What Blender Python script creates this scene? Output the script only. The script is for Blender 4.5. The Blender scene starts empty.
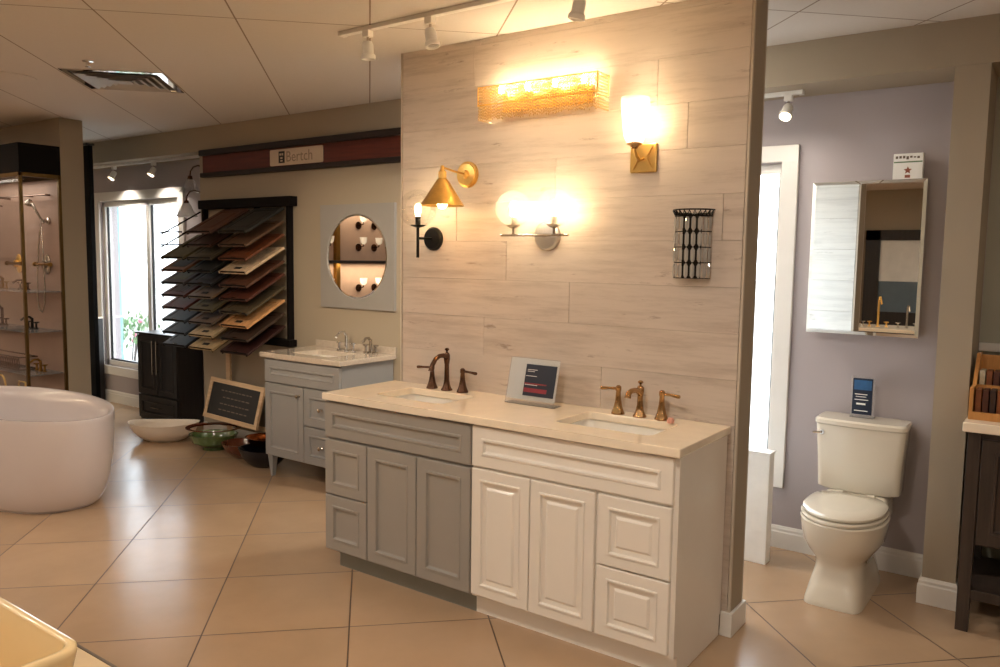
import bpy, bmesh, math, random
from mathutils import Vector, Matrix
random.seed(7)
PI = math.pi
SC = bpy.context.scene
COL = SC.collection

# ------------------------------------------------------------------ materials
def lin(c):
    out = []
    for v in c[:3]:
        v /= 255.0
        out.append(v / 12.92 if v <= .04045 else ((v + .055) / 1.055) ** 2.4)
    return (*out, 1)

class N:
    """tiny node graph helper"""
    def __init__(s, name):
        s.m = bpy.data.materials.new(name); s.m.use_nodes = True
        s.t = s.m.node_tree; s.n = s.t.nodes; s.l = s.t.links
        s.b = s.n['Principled BSDF']; s.out = s.n['Material Output']
    def new(s, typ, **kw):
        o = s.n.new(typ)
        for k, v in kw.items(): setattr(o, k, v)
        return o
    def put(s, sock, v):
        if hasattr(v, 'is_linked') or isinstance(v, bpy.types.NodeSocket): s.l.new(v, sock)
        else: sock.default_value = v
    def math(s, op, a, b=0.0, c=0.0):
        o = s.new('ShaderNodeMath', operation=op)
        s.put(o.inputs[0], a); s.put(o.inputs[1], b); s.put(o.inputs[2], c)
        return o.outputs[0]
    def mix(s, f, a, b):
        o = s.new('ShaderNodeMix', data_type='RGBA')
        s.put(o.inputs[0], f); s.put(o.inputs[6], a); s.put(o.inputs[7], b)
        return o.outputs[2]
    def coord(s, scale=(1, 1, 1), rot=(0, 0, 0)):
        tc = s.new('ShaderNodeTexCoord'); mp = s.new('ShaderNodeMapping')
        s.l.new(tc.outputs['Object'], mp.inputs[0])
        mp.inputs['Scale'].default_value = scale; mp.inputs['Rotation'].default_value = rot
        return mp.outputs[0]
    def noise(s, vec, scale=5, detail=4, rough=.6):
        o = s.new('ShaderNodeTexNoise'); s.l.new(vec, o.inputs['Vector'])
        o.inputs['Scale'].default_value = scale; o.inputs['Detail'].default_value = detail
        o.inputs['Roughness'].default_value = rough
        return o.outputs['Fac']
    def ramp(s, f, stops):
        o = s.new('ShaderNodeValToRGB'); s.l.new(f, o.inputs[0]); e = o.color_ramp.elements
        while len(e) < len(stops): e.new(.5)
        for i, (p, c) in enumerate(stops): e[i].position = p; e[i].color = c
        return o.outputs[0]
    def bump(s, h, strength=.2, dist=.002):
        o = s.new('ShaderNodeBump'); o.inputs['Strength'].default_value = strength
        o.inputs['Distance'].default_value = dist; s.l.new(h, o.inputs['Height'])
        s.l.new(o.outputs[0], s.b.inputs['Normal'])

def mat(name, c, rough=.5, metal=0, var=.06, nscale=6, coat=0, bump=0, emit=None, es=0, stretch=(1, 1, 1), spec=.5):
    g = N(name); c = lin(c)
    nz = g.noise(g.coord(stretch), nscale)
    lo = tuple(v * (1 - var) for v in c[:3]) + (1,); hi = tuple(min(1, v * (1 + var)) for v in c[:3]) + (1,)
    g.put(g.b.inputs['Base Color'], g.ramp(nz, [(.3, lo), (.7, hi)]))
    g.b.inputs['Roughness'].default_value = rough; g.b.inputs['Metallic'].default_value = metal
    g.b.inputs['Coat Weight'].default_value = coat; g.b.inputs['Coat Roughness'].default_value = .08
    g.b.inputs['Specular IOR Level'].default_value = spec
    if bump: g.bump(nz, bump)
    if emit:
        g.b.inputs['Emission Color'].default_value = lin(emit); g.b.inputs['Emission Strength'].default_value = es
    return g.m

def glass(name, tint=(255, 255, 255), refl=.8, body=0.0, bodycol=(255, 255, 255), rough=.02):
    """thin clear glass: straight-through transmission with fresnel reflection"""
    g = N(name); n = g.new
    tr = n('ShaderNodeBsdfTransparent'); tr.inputs[0].default_value = lin(tint)
    gl = n('ShaderNodeBsdfGlossy'); gl.inputs['Roughness'].default_value = rough
    fr = n('ShaderNodeFresnel'); fr.inputs[0].default_value = 1.5
    nz = g.noise(g.coord(), 3)
    f = g.math('MULTIPLY', fr.outputs[0], g.math('ADD', refl - .05, g.math('MULTIPLY', nz, .1)))
    mx = n('ShaderNodeMixShader'); g.l.new(f, mx.inputs[0]); g.l.new(tr.outputs[0], mx.inputs[1]); g.l.new(gl.outputs[0], mx.inputs[2])
    last = mx
    if body:
        df = n('ShaderNodeBsdfTranslucent'); df.inputs[0].default_value = lin(bodycol)
        d2 = n('ShaderNodeBsdfDiffuse'); d2.inputs[0].default_value = lin(bodycol)
        ad = n('ShaderNodeMixShader'); ad.inputs[0].default_value = .5
        g.l.new(df.outputs[0], ad.inputs[1]); g.l.new(d2.outputs[0], ad.inputs[2])
        m2 = n('ShaderNodeMixShader'); m2.inputs[0].default_value = body
        g.l.new(mx.outputs[0], m2.inputs[1]); g.l.new(ad.outputs[0], m2.inputs[2]); last = m2
    g.l.new(last.outputs[0], g.out.inputs[0])
    return g.m

def wood(name, c1, c2, rough=.45, axis=0, scale=3, coat=0):
    g = N(name); st = [14, 14, 14]; st[axis] = 1
    nz = g.noise(g.coord(tuple(st)), scale, 6, .65)
    g.put(g.b.inputs['Base Color'], g.ramp(nz, [(.32, lin(c1)), (.68, lin(c2))]))
    g.b.inputs['Roughness'].default_value = rough; g.b.inputs['Coat Weight'].default_value = coat
    g.bump(nz, .15)
    return g.m

def planks(name, ca, cb, cd, rough=.5):
    g = N(name)
    isl = g.new('ShaderNodeNewGeometry').outputs['Random Per Island']
    tc = g.new('ShaderNodeTexCoord')
    off = g.new('ShaderNodeCombineXYZ'); g.put(off.inputs[0], g.math('MULTIPLY', isl, 37.0)); g.put(off.inputs[2], g.math('MULTIPLY', isl, 11.0))
    ad = g.new('ShaderNodeVectorMath', operation='ADD'); g.l.new(tc.outputs['Object'], ad.inputs[0]); g.l.new(off.outputs[0], ad.inputs[1])
    mp = g.new('ShaderNodeMapping'); g.l.new(ad.outputs[0], mp.inputs[0]); mp.inputs['Scale'].default_value = (1, 1, 11)
    n1 = g.noise(mp.outputs[0], 2.0, 7, .72)
    mp2 = g.new('ShaderNodeMapping'); g.l.new(ad.outputs[0], mp2.inputs[0]); mp2.inputs['Scale'].default_value = (1, 1, 5)
    n2 = g.noise(mp2.outputs[0], 4.5, 5, .7)
    c = g.ramp(n1, [(.28, lin(cb)), (.52, lin(ca)), (.75, tuple(min(1, v * 1.06) for v in lin(ca)[:3]) + (1,))])
    k = g.ramp(n2, [(.28, (1, 1, 1, 1)), (.375, (0, 0, 0, 1))])
    c = g.mix(g.math('MULTIPLY', k, .75), c, lin(cd))
    br = g.math('ADD', .92, g.math('MULTIPLY', isl, .13))
    hs = g.new('ShaderNodeHueSaturation'); g.l.new(c, hs.inputs['Color']); g.put(hs.inputs['Value'], br)
    g.put(g.b.inputs['Base Color'], hs.outputs[0]); g.b.inputs['Roughness'].default_value = rough
    g.bump(n1, .12)
    return g.m

def tilegrid(name, us, u0, vs, v0, gw, base, var, grout, rough, ceil=False):
    g = N(name); tc = g.new('ShaderNodeTexCoord'); sx = g.new('ShaderNodeSeparateXYZ'); g.l.new(tc.outputs['Object'], sx.inputs[0])
    s = .70710678; x, y = sx.outputs[0], sx.outputs[1]
    u = g.math('MULTIPLY', g.math('SUBTRACT', y, x), s); v = g.math('MULTIPLY', g.math('ADD', x, y), s)
    if ceil:   # staggered run of two-by-four panels on the right
        st = g.math('GREATER_THAN', v, 1.2)
        u = g.math('ADD', u, g.math('MULTIPLY', st, .62))
    def line(a, sp, o):
        q = g.math('DIVIDE', g.math('SUBTRACT', a, o), sp)
        fr = g.math('FRACT', q); d = g.math('MINIMUM', fr, g.math('SUBTRACT', 1.0, fr))
        return g.math('LESS_THAN', g.math('MULTIPLY', d, sp), gw / 2), g.math('FLOOR', q)
    lu, fu = line(u, us, u0); lv, fv = line(v, vs, v0)
    ln = g.math('MAXIMUM', lu, lv)
    cb = g.new('ShaderNodeCombineXYZ'); g.l.new(fu, cb.inputs[0]); g.l.new(fv, cb.inputs[1])
    wn = g.new('ShaderNodeTexWhiteNoise'); g.l.new(cb.outputs[0], wn.inputs['Vector'])
    ad = g.new('ShaderNodeVectorMath', operation='ADD'); g.l.new(tc.outputs['Object'], ad.inputs[0])
    sc = g.new('ShaderNodeVectorMath', operation='SCALE'); g.l.new(wn.outputs['Color'], sc.inputs[0]); sc.inputs['Scale'].default_value = 9
    g.l.new(sc.outputs[0], ad.inputs[1])
    nz = g.noise(ad.outputs[0], 60 if ceil else 2.4, 5, .6)
    b = lin(base)
    c = g.ramp(nz, [(.25, tuple(k * (1 - var) for k in b[:3]) + (1,)), (.75, tuple(k * (1 + var) for k in b[:3]) + (1,))])
    hs = g.new('ShaderNodeHueSaturation'); g.l.new(c, hs.inputs['Color'])
    g.put(hs.inputs['Value'], g.math('ADD', 1 - var / 2, g.math('MULTIPLY', wn.outputs['Value'], var)))
    g.put(g.b.inputs['Base Color'], g.mix(ln, hs.outputs[0], lin(grout)))
    g.put(g.b.inputs['Roughness'], g.math('ADD', g.math('ADD', rough - .04, g.math('MULTIPLY', nz, .08)), g.math('MULTIPLY', ln, .3)))
    g.bump(g.math('SUBTRACT', g.math('MULTIPLY', nz, .1), ln), .5, .0015)
    return g.m

M = {}
M['floor'] = tilegrid('floor_tile', .6175, 3.38, .6135, -.089, .006, (176, 147, 118), .09, (84, 64, 50), .22)
M['ceiling'] = tilegrid('ceiling_tile', 6.2, 3.95, .615, .003, .008, (214, 207, 200), .02, (146, 130, 116), .9, True)
M['plank'] = planks('plank_cladding', (206, 193, 181), (180, 165, 152), (134, 114, 100), .42)
M['plank_white'] = planks('plank_white', (226, 226, 224), (203, 203, 202), (175, 174, 172), .5)
M['tan'] = mat('paint_tan', (162, 149, 130), .8, var=.015, nscale=2)
M['lilac'] = mat('paint_lilac', (172, 163, 164), .8, var=.015, nscale=2)
M['sage'] = mat('paint_sage', (166, 166, 152), .8, var=.015, nscale=2)
M['trimwhite'] = mat('trim_white', (226, 222, 216), .45, var=.02)
M['trimend'] = mat('corner_trim', (196, 184, 168), .5, var=.03)
M['quartz'] = mat('counter_quartz', (246, 231, 208), .16, var=.04, nscale=14, coat=.3)
M['stone'] = mat('counter_stone', (190, 176, 160), .12, var=.1, nscale=60, coat=.4)
M['porcelain'] = mat('porcelain', (240, 236, 228), .1, var=.01, coat=.6)
M['creamtub'] = mat('cream_tub', (236, 208, 158), .16, var=.01, coat=.5)
M['bisque'] = mat('porcelain_bisque', (218, 209, 192), .1, var=.01, coat=.6)
M['tubwhite'] = mat('tub_acrylic', (214, 204, 202), .22, var=.01, coat=.4)
M['greycab'] = mat('paint_grey_cabinet', (154, 149, 142), .38, var=.02, coat=.1)
M['greycab2'] = mat('paint_grey_cabinet_far', (146, 145, 144), .38, var=.02, coat=.1)
M['whitecab'] = mat('paint_white_cabinet', (236, 229, 219), .36, var=.015, coat=.1)
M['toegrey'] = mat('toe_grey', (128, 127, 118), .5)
M['bronze'] = mat('bronze', (104, 76, 60), .22, 1, var=.12, nscale=30)
M['brassbronze'] = mat('brass_bronze', (176, 140, 96), .17, 1, var=.1, nscale=30)
M['gold'] = mat('brushed_gold', (250, 204, 118), .33, 1, var=.08, nscale=30)
M['darkbrass'] = mat('dark_brass', (104, 82, 48), .4, 1, var=.1, nscale=20)
M['matteblack'] = mat('matte_black', (14, 12, 12), .7, spec=.15)
M['silverpaint'] = mat('silver_paint', (176, 168, 158), .45)
M['oldbrass'] = mat('old_brass', (150, 112, 56), .35, 1, var=.1, nscale=20)
M['satinbrass'] = mat('satin_brass', (214, 176, 104), .38, 1, var=.08, nscale=20)
M['satin'] = mat('satin_chrome', (240, 238, 234), .3, 1, var=.02)
M['chrome'] = mat('chrome', (226, 226, 226), .06, 1, var=.02)
M['nickel'] = mat('nickel', (190, 182, 172), .2, 1, var=.04)
M['black'] = mat('black_metal', (26, 25, 25), .35, .6, var=.1)
M['blackwood'] = wood('black_wood', (28, 24, 23), (44, 38, 36), .4, 2)
M['rackblack'] = mat('rack_black', (16, 11, 10), .7, 0, spec=.12)
M['mirror'] = mat('mirror_silver', (236, 236, 232), .01, 1, var=.004)
M['mirrorframe'] = mat('mirror_frame_grey', (146, 142, 137), .35, var=.03)
M['signwood'] = wood('sign_wood', (70, 20, 10), (98, 34, 16), .55, 0)
M['signdark'] = wood('sign_edge', (18, 9, 7), (30, 15, 11), .6, 0)
M['signplate'] = mat('sign_plate', (196, 176, 152), .4)
M['ink'] = mat('ink_black', (22, 20, 20), .6)
M['inkgrey'] = mat('ink_grey', (112, 98, 84), .6)
M['letter'] = mat('letter_taupe', (138, 119, 102), .6)
M['whiteplastic'] = mat('white_plastic', (235, 232, 226), .4)
M['glass'] = glass('clear_glass', refl=.30)
M['shade'] = glass('seeded_shade', refl=.4, body=.45, rough=.1)
M['globe'] = glass('hazy_globe', refl=.25, body=.10)
M['acrylic'] = glass('acrylic_sheet', refl=1.0, body=.12)
M['winglass'] = glass('window_glass', refl=.6)
M['frost'] = glass('frosted_glass', body=.6, rough=.2)
M['crystal'] = glass('smoke_crystal', tint=(235, 232, 228), refl=5.0, body=.50, bodycol=(240, 238, 234), rough=.04)
M['crystalgold'] = glass('gold_crystal', tint=(255, 240, 205), refl=2.5, body=.36, bodycol=(255, 232, 180), rough=.12)
M['bulb'] = mat('bulb_glow', (255, 240, 210), .3, emit=(255, 214, 150), es=45)
M['spotlens'] = mat('spot_lens', (255, 240, 210), .3, emit=(255, 226, 180), es=7)
M['filllens'] = mat('fill_lens', (255, 240, 210), .3, emit=(255, 214, 160), es=4)  # glowing lens of the added downlights
M['chalk'] = mat('chalkboard', (26, 24, 26), .6)
M['palewood'] = wood('pale_wood', (190, 158, 122), (214, 186, 150), .5, 0)
M['honeywood'] = wood('honey_wood', (176, 120, 62), (204, 146, 82), .4, 2)
M['vesselwhite'] = mat('vessel_stone', (236, 222, 204), .3, var=.03)
M['greenglaze'] = mat('green_glaze', (84, 104, 58), .15, var=.35, nscale=14, coat=.6)
M['brownglaze'] = mat('brown_glaze', (96, 44, 22), .12, var=.35, nscale=14, coat=.6)
M['blueglaze'] = mat('blue_black_glaze', (12, 12, 22), .25, var=.3, nscale=14, coat=.1)
M['copper'] = mat('copper', (172, 96, 50), .25, 1, var=.2, nscale=20)
M['espresso'] = wood('espresso_wood', (46, 37, 32), (66, 54, 47), .4, 2)
M['paper'] = mat('paper', (244, 242, 236), .6)
M['poster'] = mat('poster_navy', (36, 40, 54), .3)
M['posterred'] = mat('poster_red', (140, 44, 56), .3, var=.25, nscale=9)
M['navy'] = mat('brochure_navy', (22, 34, 56), .3)
M['bluepic'] = mat('brochure_blue', (46, 92, 138), .3, var=.3, nscale=12)
M['emblem'] = mat('emblem_brown', (150, 84, 60), .6)
M['plinth'] = mat('plinth_cream', (222, 198, 158), .5)
M['casewall'] = mat('display_case_back', (158, 132, 118), .6, var=.05)
M['redhandle'] = mat('tag_pink', (222, 160, 140), .5)
M['leaf'] = mat('leaf_green', (96, 128, 84), .5, var=.3)
M['flower'] = mat('flower_pink', (200, 120, 140), .5)
M['teal'] = mat('teal_paint', (120, 176, 176), .5)
M['asphalt'] = mat('outside_paving', (170, 170, 166), .9)
M['stucco'] = mat('outside_stucco', (186, 192, 198), .9)
M['outwin'] = mat('outside_window_grey', (96, 112, 124), .3)
M['blind'] = mat('white_blind', (225, 225, 222), .7)

# ------------------------------------------------------------------ mesh tools
class MB:
    def __init__(s): s.bm = bmesh.new()
    def ring(s, pts): return [s.bm.verts.new(p) for p in pts]
    def face(s, vs):
        try: return s.bm.faces.new(vs)
        except ValueError: return None
    def bridge(s, a, b):
        n = len(a)
        for i in range(n): s.face([a[i], a[(i + 1) % n], b[(i + 1) % n], b[i]])
    def loft(s, rings, cap0=True, cap1=True):
        R = [s.ring(r) for r in rings]
        for a, b in zip(R, R[1:]): s.bridge(a, b)
        if cap0: s.face(R[0][::-1])
        if cap1: s.face(R[-1])
        return s
    def box(s, x0, x1, y0, y1, z0, z1, m=None):
        x0, x1 = sorted((x0, x1)); y0, y1 = sorted((y0, y1)); z0, z1 = sorted((z0, z1))
        ps = [(x0, y0), (x1, y0), (x1, y1), (x0, y1)]
        a = [Vector((x, y, z0)) for x, y in ps]; b = [Vector((x, y, z1)) for x, y in ps]
        if m: a = [m @ p for p in a]; b = [m @ p for p in b]
        return s.loft([a, b])
    def lathe(s, prof, c=(0, 0, 0), axis='Z', n=24, m=None, cap=True):
        """prof: (radius, height) list"""
        c = Vector(c); rings = []
        for r, h in prof:
            r = max(r, 1e-4); ring = []
            for i in range(n):
                t = 2 * PI * i / n; a, b = r * math.cos(t), r * math.sin(t)
                p = {'Z': (a, b, h), 'X': (h, a, b), 'Y': (b, h, a)}[axis]
                p = Vector(p)
                if m: p = m @ p
                ring.append(c + p)
            rings.append(ring)
        return s.loft(rings, cap, cap)
    def tube(s, pts, r, n=10, closed=False):
        pts = [Vector(p) for p in pts]; k = len(pts); rs = r if isinstance(r, (list, tuple)) else [r] * k
        rings = []; prev = None
        for i, p in enumerate(pts):
            if closed: d = pts[(i + 1) % k] - pts[i - 1]
            else: d = pts[min(i + 1, k - 1)] - pts[max(i - 1, 0)]
            d.normalize()
            if prev is None:
                up = Vector((0, 0, 1)) if abs(d.z) < .9 else Vector((1, 0, 0)); u = d.cross(up).normalized()
            else:
                u = (prev - d * prev.dot(d)).normalized()
            prev = u; w = d.cross(u)
            rings.append([p + (u * math.cos(2 * PI * j / n) + w * math.sin(2 * PI * j / n)) * rs[i] for j in range(n)])
        if closed:
            R = [s.ring(q) for q in rings]
            for i in range(k): s.bridge(R[i], R[(i + 1) % k])
            return s
        return s.loft(rings)
    def sphere(s, c, r, n=16, k=10, sx=1, sy=1, sz=1):
        c = Vector(c); rings = []
        for i in range(k + 1):
            t = PI * i / k - PI / 2
            rr = max(r * math.cos(t), 1e-4)
            rings.append([c + Vector((rr * math.cos(2 * PI * j / n) * sx, rr * math.sin(2 * PI * j / n) * sy, r * math.sin(t) * sz)) for j in range(n)])
        return s.loft(rings)
    def gem(s, c, w, h):
        c = Vector(c)
        mid = [c + Vector((w * math.cos(a), w * math.sin(a), 0)) for a in (0, PI / 2, PI, 1.5 * PI)]
        t, b = s.bm.verts.new(c + Vector((0, 0, h))), s.bm.verts.new(c - Vector((0, 0, h)))
        mv = s.ring(mid)
        for i in range(4):
            s.face([mv[i], mv[(i + 1) % 4], t]); s.face([mv[(i + 1) % 4], mv[i], b])
        return s
    def rectprof(s, x0, x1, z0, z1, yf, prof, yb):
        """raised / recessed panel facing -Y: prof = (inset, depth) from the outside in"""
        def rr(i, y): return [(x0 + i, y, z0 + i), (x1 - i, y, z0 + i), (x1 - i, y, z1 - i), (x0 + i, y, z1 - i)]
        rings = [rr(0, yb)] + [rr(i, yf + d) for i, d in prof]
        return s.loft(rings)
    def build(s, name, material, parent=None, smooth=None, bevel=0, seg=2, world=True, merge=True):
        if merge: bmesh.ops.remove_doubles(s.bm, verts=s.bm.verts, dist=1e-5)
        bmesh.ops.recalc_face_normals(s.bm, faces=s.bm.faces)
        off = Vector(origin(parent)) if (parent is not None and world) else Vector((0, 0, 0))
        if off.length: bmesh.ops.translate(s.bm, verts=s.bm.verts, vec=-off)
        me = bpy.data.meshes.new(name); s.bm.to_mesh(me); s.bm.free()
        me.materials.append(material)
        o = bpy.data.objects.new(name, me); COL.objects.link(o)
        if parent is not None: o.parent = parent
        if smooth is not None:
            for p in me.polygons: p.use_smooth = True
            try: me.set_sharp_from_angle(angle=math.radians(smooth))
            except Exception: pass
        if bevel:
            b = o.modifiers.new('bevel', 'BEVEL'); b.width = bevel; b.segments = seg; b.limit_method = 'ANGLE'; b.angle_limit = math.radians(40)
        return o

def origin(o):
    v = Vector((0, 0, 0))
    while o is not None: v += o.location; o = o.parent
    return v

def thing(name, label, cat, loc, group=None):
    o = bpy.data.objects.new(name, None); COL.objects.link(o); o.location = loc; o.empty_display_size = .05
    o['label'] = label; o['category'] = cat
    if group: o['group'] = group
    return o
def tag(o, label, cat, group=None):
    o['label'] = label; o['category'] = cat
    if group: o['group'] = group
    return o
def struct(o): o['kind'] = 'structure'; return o
def lab(o, label): o['label'] = label; return o

def rrect(cx, cy, a, b, r, z, n=6):
    out = []
    for k, (sx, sy) in enumerate(((1, 1), (-1, 1), (-1, -1), (1, -1))):
        for i in range(n + 1):
            t = PI / 2 * (k + i / n)
            out.append(Vector((cx + sx * (a - r) + r * math.cos(t), cy + sy * (b - r) + r * math.sin(t), z)))
    return out
def sell(cx, cy, a, b, z, p=2.0, n=64, ph=0):
    out = []
    for i in range(n):
        t = 2 * PI * i / n; c, s_ = math.cos(t), math.sin(t)
        x = a * math.copysign(abs(c) ** (2 / p), c); y = b * math.copysign(abs(s_) ** (2 / p), s_)
        out.append(Vector((cx + x * math.cos(ph) - y * math.sin(ph), cy + x * math.sin(ph) + y * math.cos(ph), z)))
    return out

def text_mesh(body, size, name, material, parent, mtx, extrude=.0003, align='LEFT'):
    cu = bpy.data.curves.new('txt', 'FONT'); cu.body = body; cu.size = size; cu.extrude = extrude; cu.align_x = align; cu.resolution_u = 3
    to = bpy.data.objects.new('txt', cu); COL.objects.link(to)
    dg = bpy.context.evaluated_depsgraph_get(); me = bpy.data.meshes.new_from_object(to.evaluated_get(dg))
    bpy.data.objects.remove(to); me.name = name
    me.transform(mtx); me.transform(Matrix.Translation(-origin(parent)))
    me.materials.clear(); me.materials.append(material)
    o = bpy.data.objects.new(name, me); COL.objects.link(o); o.parent = parent
    return o

def light(kind, name, parent, loc, energy, color, **kw):
    d = bpy.data.lights.new(name, kind); d.energy = energy; d.color = color
    for k, v in kw.items(): setattr(d, k, v)
    o = bpy.data.objects.new(name, d); COL.objects.link(o)
    if parent is not None: o.parent = parent; o.location = Vector(loc) - origin(parent)
    else: o.location = loc
    return o
WARM = (1.0, .80, .53)
WARM2 = (1.0, .90, .77)

# ------------------------------------------------------------------ room shell
H = 2.69
XL, XR, YB = -9.4, 2.6, -4.2
struct(MB().box(XL - .2, XR + .2, YB - .2, 4.75, -.1, 0).build('floor', M['floor']))
struct(MB().box(XL - .2, XR + .2, YB - .2, 4.75, H, H + .1).build('ceiling', M['ceiling']))
# outer wall with two window openings
w = MB()
LW = (-8.49, -7.04, .40, 2.14); RW = (-2.35, -1.335, .44, 2.14)
y0, y1 = 4.48, 4.66
for a, b in ((XL, LW[0]), (LW[1], RW[0]), (RW[1], -.35)): w.box(a, b, y0, y1, 0, 2.485)
for q in (LW, RW): w.box(q[0], q[1], y0, y1, 0, q[2]); w.box(q[0], q[1], y0, y1, q[3], 2.485)
struct(w.build('wall_outer', M['lilac'], merge=False))
struct(MB().box(-.35, XR, 4.48, 4.66, 0, 2.485).build('wall_vanity_recess', M['sage']))
w = MB(); w.box(XL, XR, 4.15, 4.66, 2.485, H)
struct(w.build('wall_soffit', M['tan']))
struct(MB().box(-6.2, -2.7, 4.15, 4.479, 0, 2.484).build('wall_sign', M['tan']))
struct(MB().box(-.492, -.352, 4.15, 4.479, 0, 2.484).build('wall_pilaster', M['tan']))
struct(MB().box(XL - .15, XL, YB, 4.66, 0, H).build('wall_left', M['tan']))
struct(MB().box(XR, XR + .15, YB, 4.66, 0, H).build('wall_right', M['tan']))
struct(MB().box(XL, XR, YB - .15, YB, 0, H).build('wall_back', M['tan']))

# partition with plank cladding on both faces
PX0, PX1 = -3.01, -1.10
par = struct(MB().box(PX0, PX1, 3.262, 3.394, 0, 2.689).build('wall_partition', M['tan']))
def cladding(yA, yB, seams, m, nm):
    w = MB(); z = 1.106; rows = []
    while z > .001: z -= .194
    zz = z
    while zz < 2.688:
        lo, hi = max(zz, 0.0) + .0004, min(zz + .194, 2.689) - .0004
        if hi > lo + .01:
            k = round((zz - 1.106) / .194); sx = seams.get(k, [PX0 + random.uniform(.4, 1.5)])
            ed = [PX0 + (.012 if nm == 'plank_cladding' else .012)] + list(sx) + [PX1 - .012]
            for a, b in zip(ed, ed[1:]): w.box(a + .0008, b - .0008, yA, yB, lo, hi)
        zz += .194
    return w.build(nm, m, par, bevel=.001, seg=1, merge=False)
SE = {7: [-2.511], 6: [-1.512], 5: [-1.368], 4: [-2.02], 3: [-2.62, -1.2], 2: [-2.30], 1: [-1.932], 0: [-2.434], -1: [-1.75]}
cladding(3.25, 3.262, SE, M['plank'], 'plank_cladding')
cladding(3.394, 3.406, {7: [-1.6], 6: [-2.2], 5: [-1.35], 4: [-1.9], 3: [-1.45], 2: [-2.4], 1: [-1.7]}, M['plank_white'], 'plank_cladding_back')
w = MB()
for x in (PX0, PX1):
    a, b = (x, x + .010) if x < -2 else (x - .010, x)
    w.box(a, b, 3.248, 3.262, 0, 2.689); w.box(a, b, 3.394, 3.408, 0, 2.689)
w.build('corner_trim', M['trimend'], par)

def baseboard(name, pts, h=.125, t=.016):
    """pts: wall foot line (x,y) list; board stands to the left of the walking direction"""
    w = MB()
    prof = [(0, 0), (t, 0), (t, h * .72), (t * .75, h * .78), (t * .75, h * .88), (t * .35, h), (0, h)]
    P = [Vector((*p, 0)) for p in pts]; rings = []
    for i, p in enumerate(P):
        d0 = (P[i] - P[i - 1]).normalized() if i else None
        d1 = (P[i + 1] - P[i]).normalized() if i < len(P) - 1 else None
        n0 = Vector((-d0.y, d0.x, 0)) if d0 else None; n1 = Vector((-d1.y, d1.x, 0)) if d1 else None
        if n0 is None: nn = n1
        elif n1 is None: nn = n0
        else:
            nn = (n0 + n1); nn = nn / (nn.length_squared / 2)
        rings.append([p + nn * a + Vector((0, 0, b)) for a, b in prof])
    w.loft(rings)
    return struct(w.build(name, M['trimwhite']))
baseboard('baseboard_alcove', [(-.493, 4.479), (-6.0 + 3.35, 4.479)])
baseboard('baseboard_window', [(-6.21, 4.479), (XL + .01, 4.479)])
baseboard('baseboard_pilaster', [(-.352, 4.46), (-.352, 4.15), (-.492, 4.15), (-.492, 4.46)])
bp = MB().box(-1.1385, -1.086, 3.236, 3.422, 0, .105); bp.box(-2.9, -1.14, 3.4085, 3.422, 0, .105)
struct(bp.build('baseboard_partition', M['trimwhite'], bevel=.003, merge=False))
bs = MB(); bs.box(-6.2, -4.72, 4.134, 4.149, 0, .12)
struct(bs.build('baseboard_sign', M['trimwhite'], bevel=.003))

def window(name, X0, X1, Z0, Z1, mull, tr=.10, sw=.05):
    y = 4.479
    root = struct(MB().box(X0 - tr, X0 - .006, y - .022, y, Z0 - tr, Z1 + tr).box(X1 + .006, X1 + tr, y - .022, y, Z0 - tr, Z1 + tr)
                  .box(X0 - tr, X1 + tr, y - .0225, y, Z1 + .006, Z1 + tr).box(X0 - tr, X1 + tr, y - .0225, y, Z0 - tr, Z0 - .006)
                  .build(name, M['trimwhite'], bevel=.004, merge=False))
    s = MB()
    for a, b, c, d in ((X0, X0 + sw, Z0, Z1), (X1 - sw, X1, Z0, Z1), (X0, X1, Z0, Z0 + .05), (X0, X1, Z1 - .05, Z1)): s.box(a, b, y + .02, y + .08, c, d)
    for m in mull: s.box(m - .032, m + .032, y + .02, y + .08, Z0, Z1)
    s.build('window_frame', M['trimwhite'], root, bevel=.004, merge=False)
    gk = MB(); eds = [X0 + sw] + [q for m in mull for q in (m - .032, m + .032)] + [X1 - sw]
    for a, b in zip(eds[::2], eds[1::2]):
        for x in (a + .006, b - .006): gk.box(x - .004, x + .004, y + .040, y + .060, Z0 + .05, Z1 - .05)
        gk.box(a, b, y + .035, y + .065, Z0 + .05, Z0 + .065)
    gk.build('window_gasket', M['black'], root, merge=False)
    for a, b in zip(eds[::2], eds[1::2]):
        MB().box(a, b, y + .05, y + .054, Z0 + .05, Z1 - .05).build('pane', M['winglass'], root)
window('window_1', *LW[:2], *LW[2:], [-7.63])
window('window_2', *RW[:2], *RW[2:], [], .095, .012)
# chair rail in the vanity recess
struct(MB().box(-.35, XR, 4.45, 4.479, 1.19, 1.23).build('trim_1', M['trimwhite'], bevel=.004))

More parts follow.
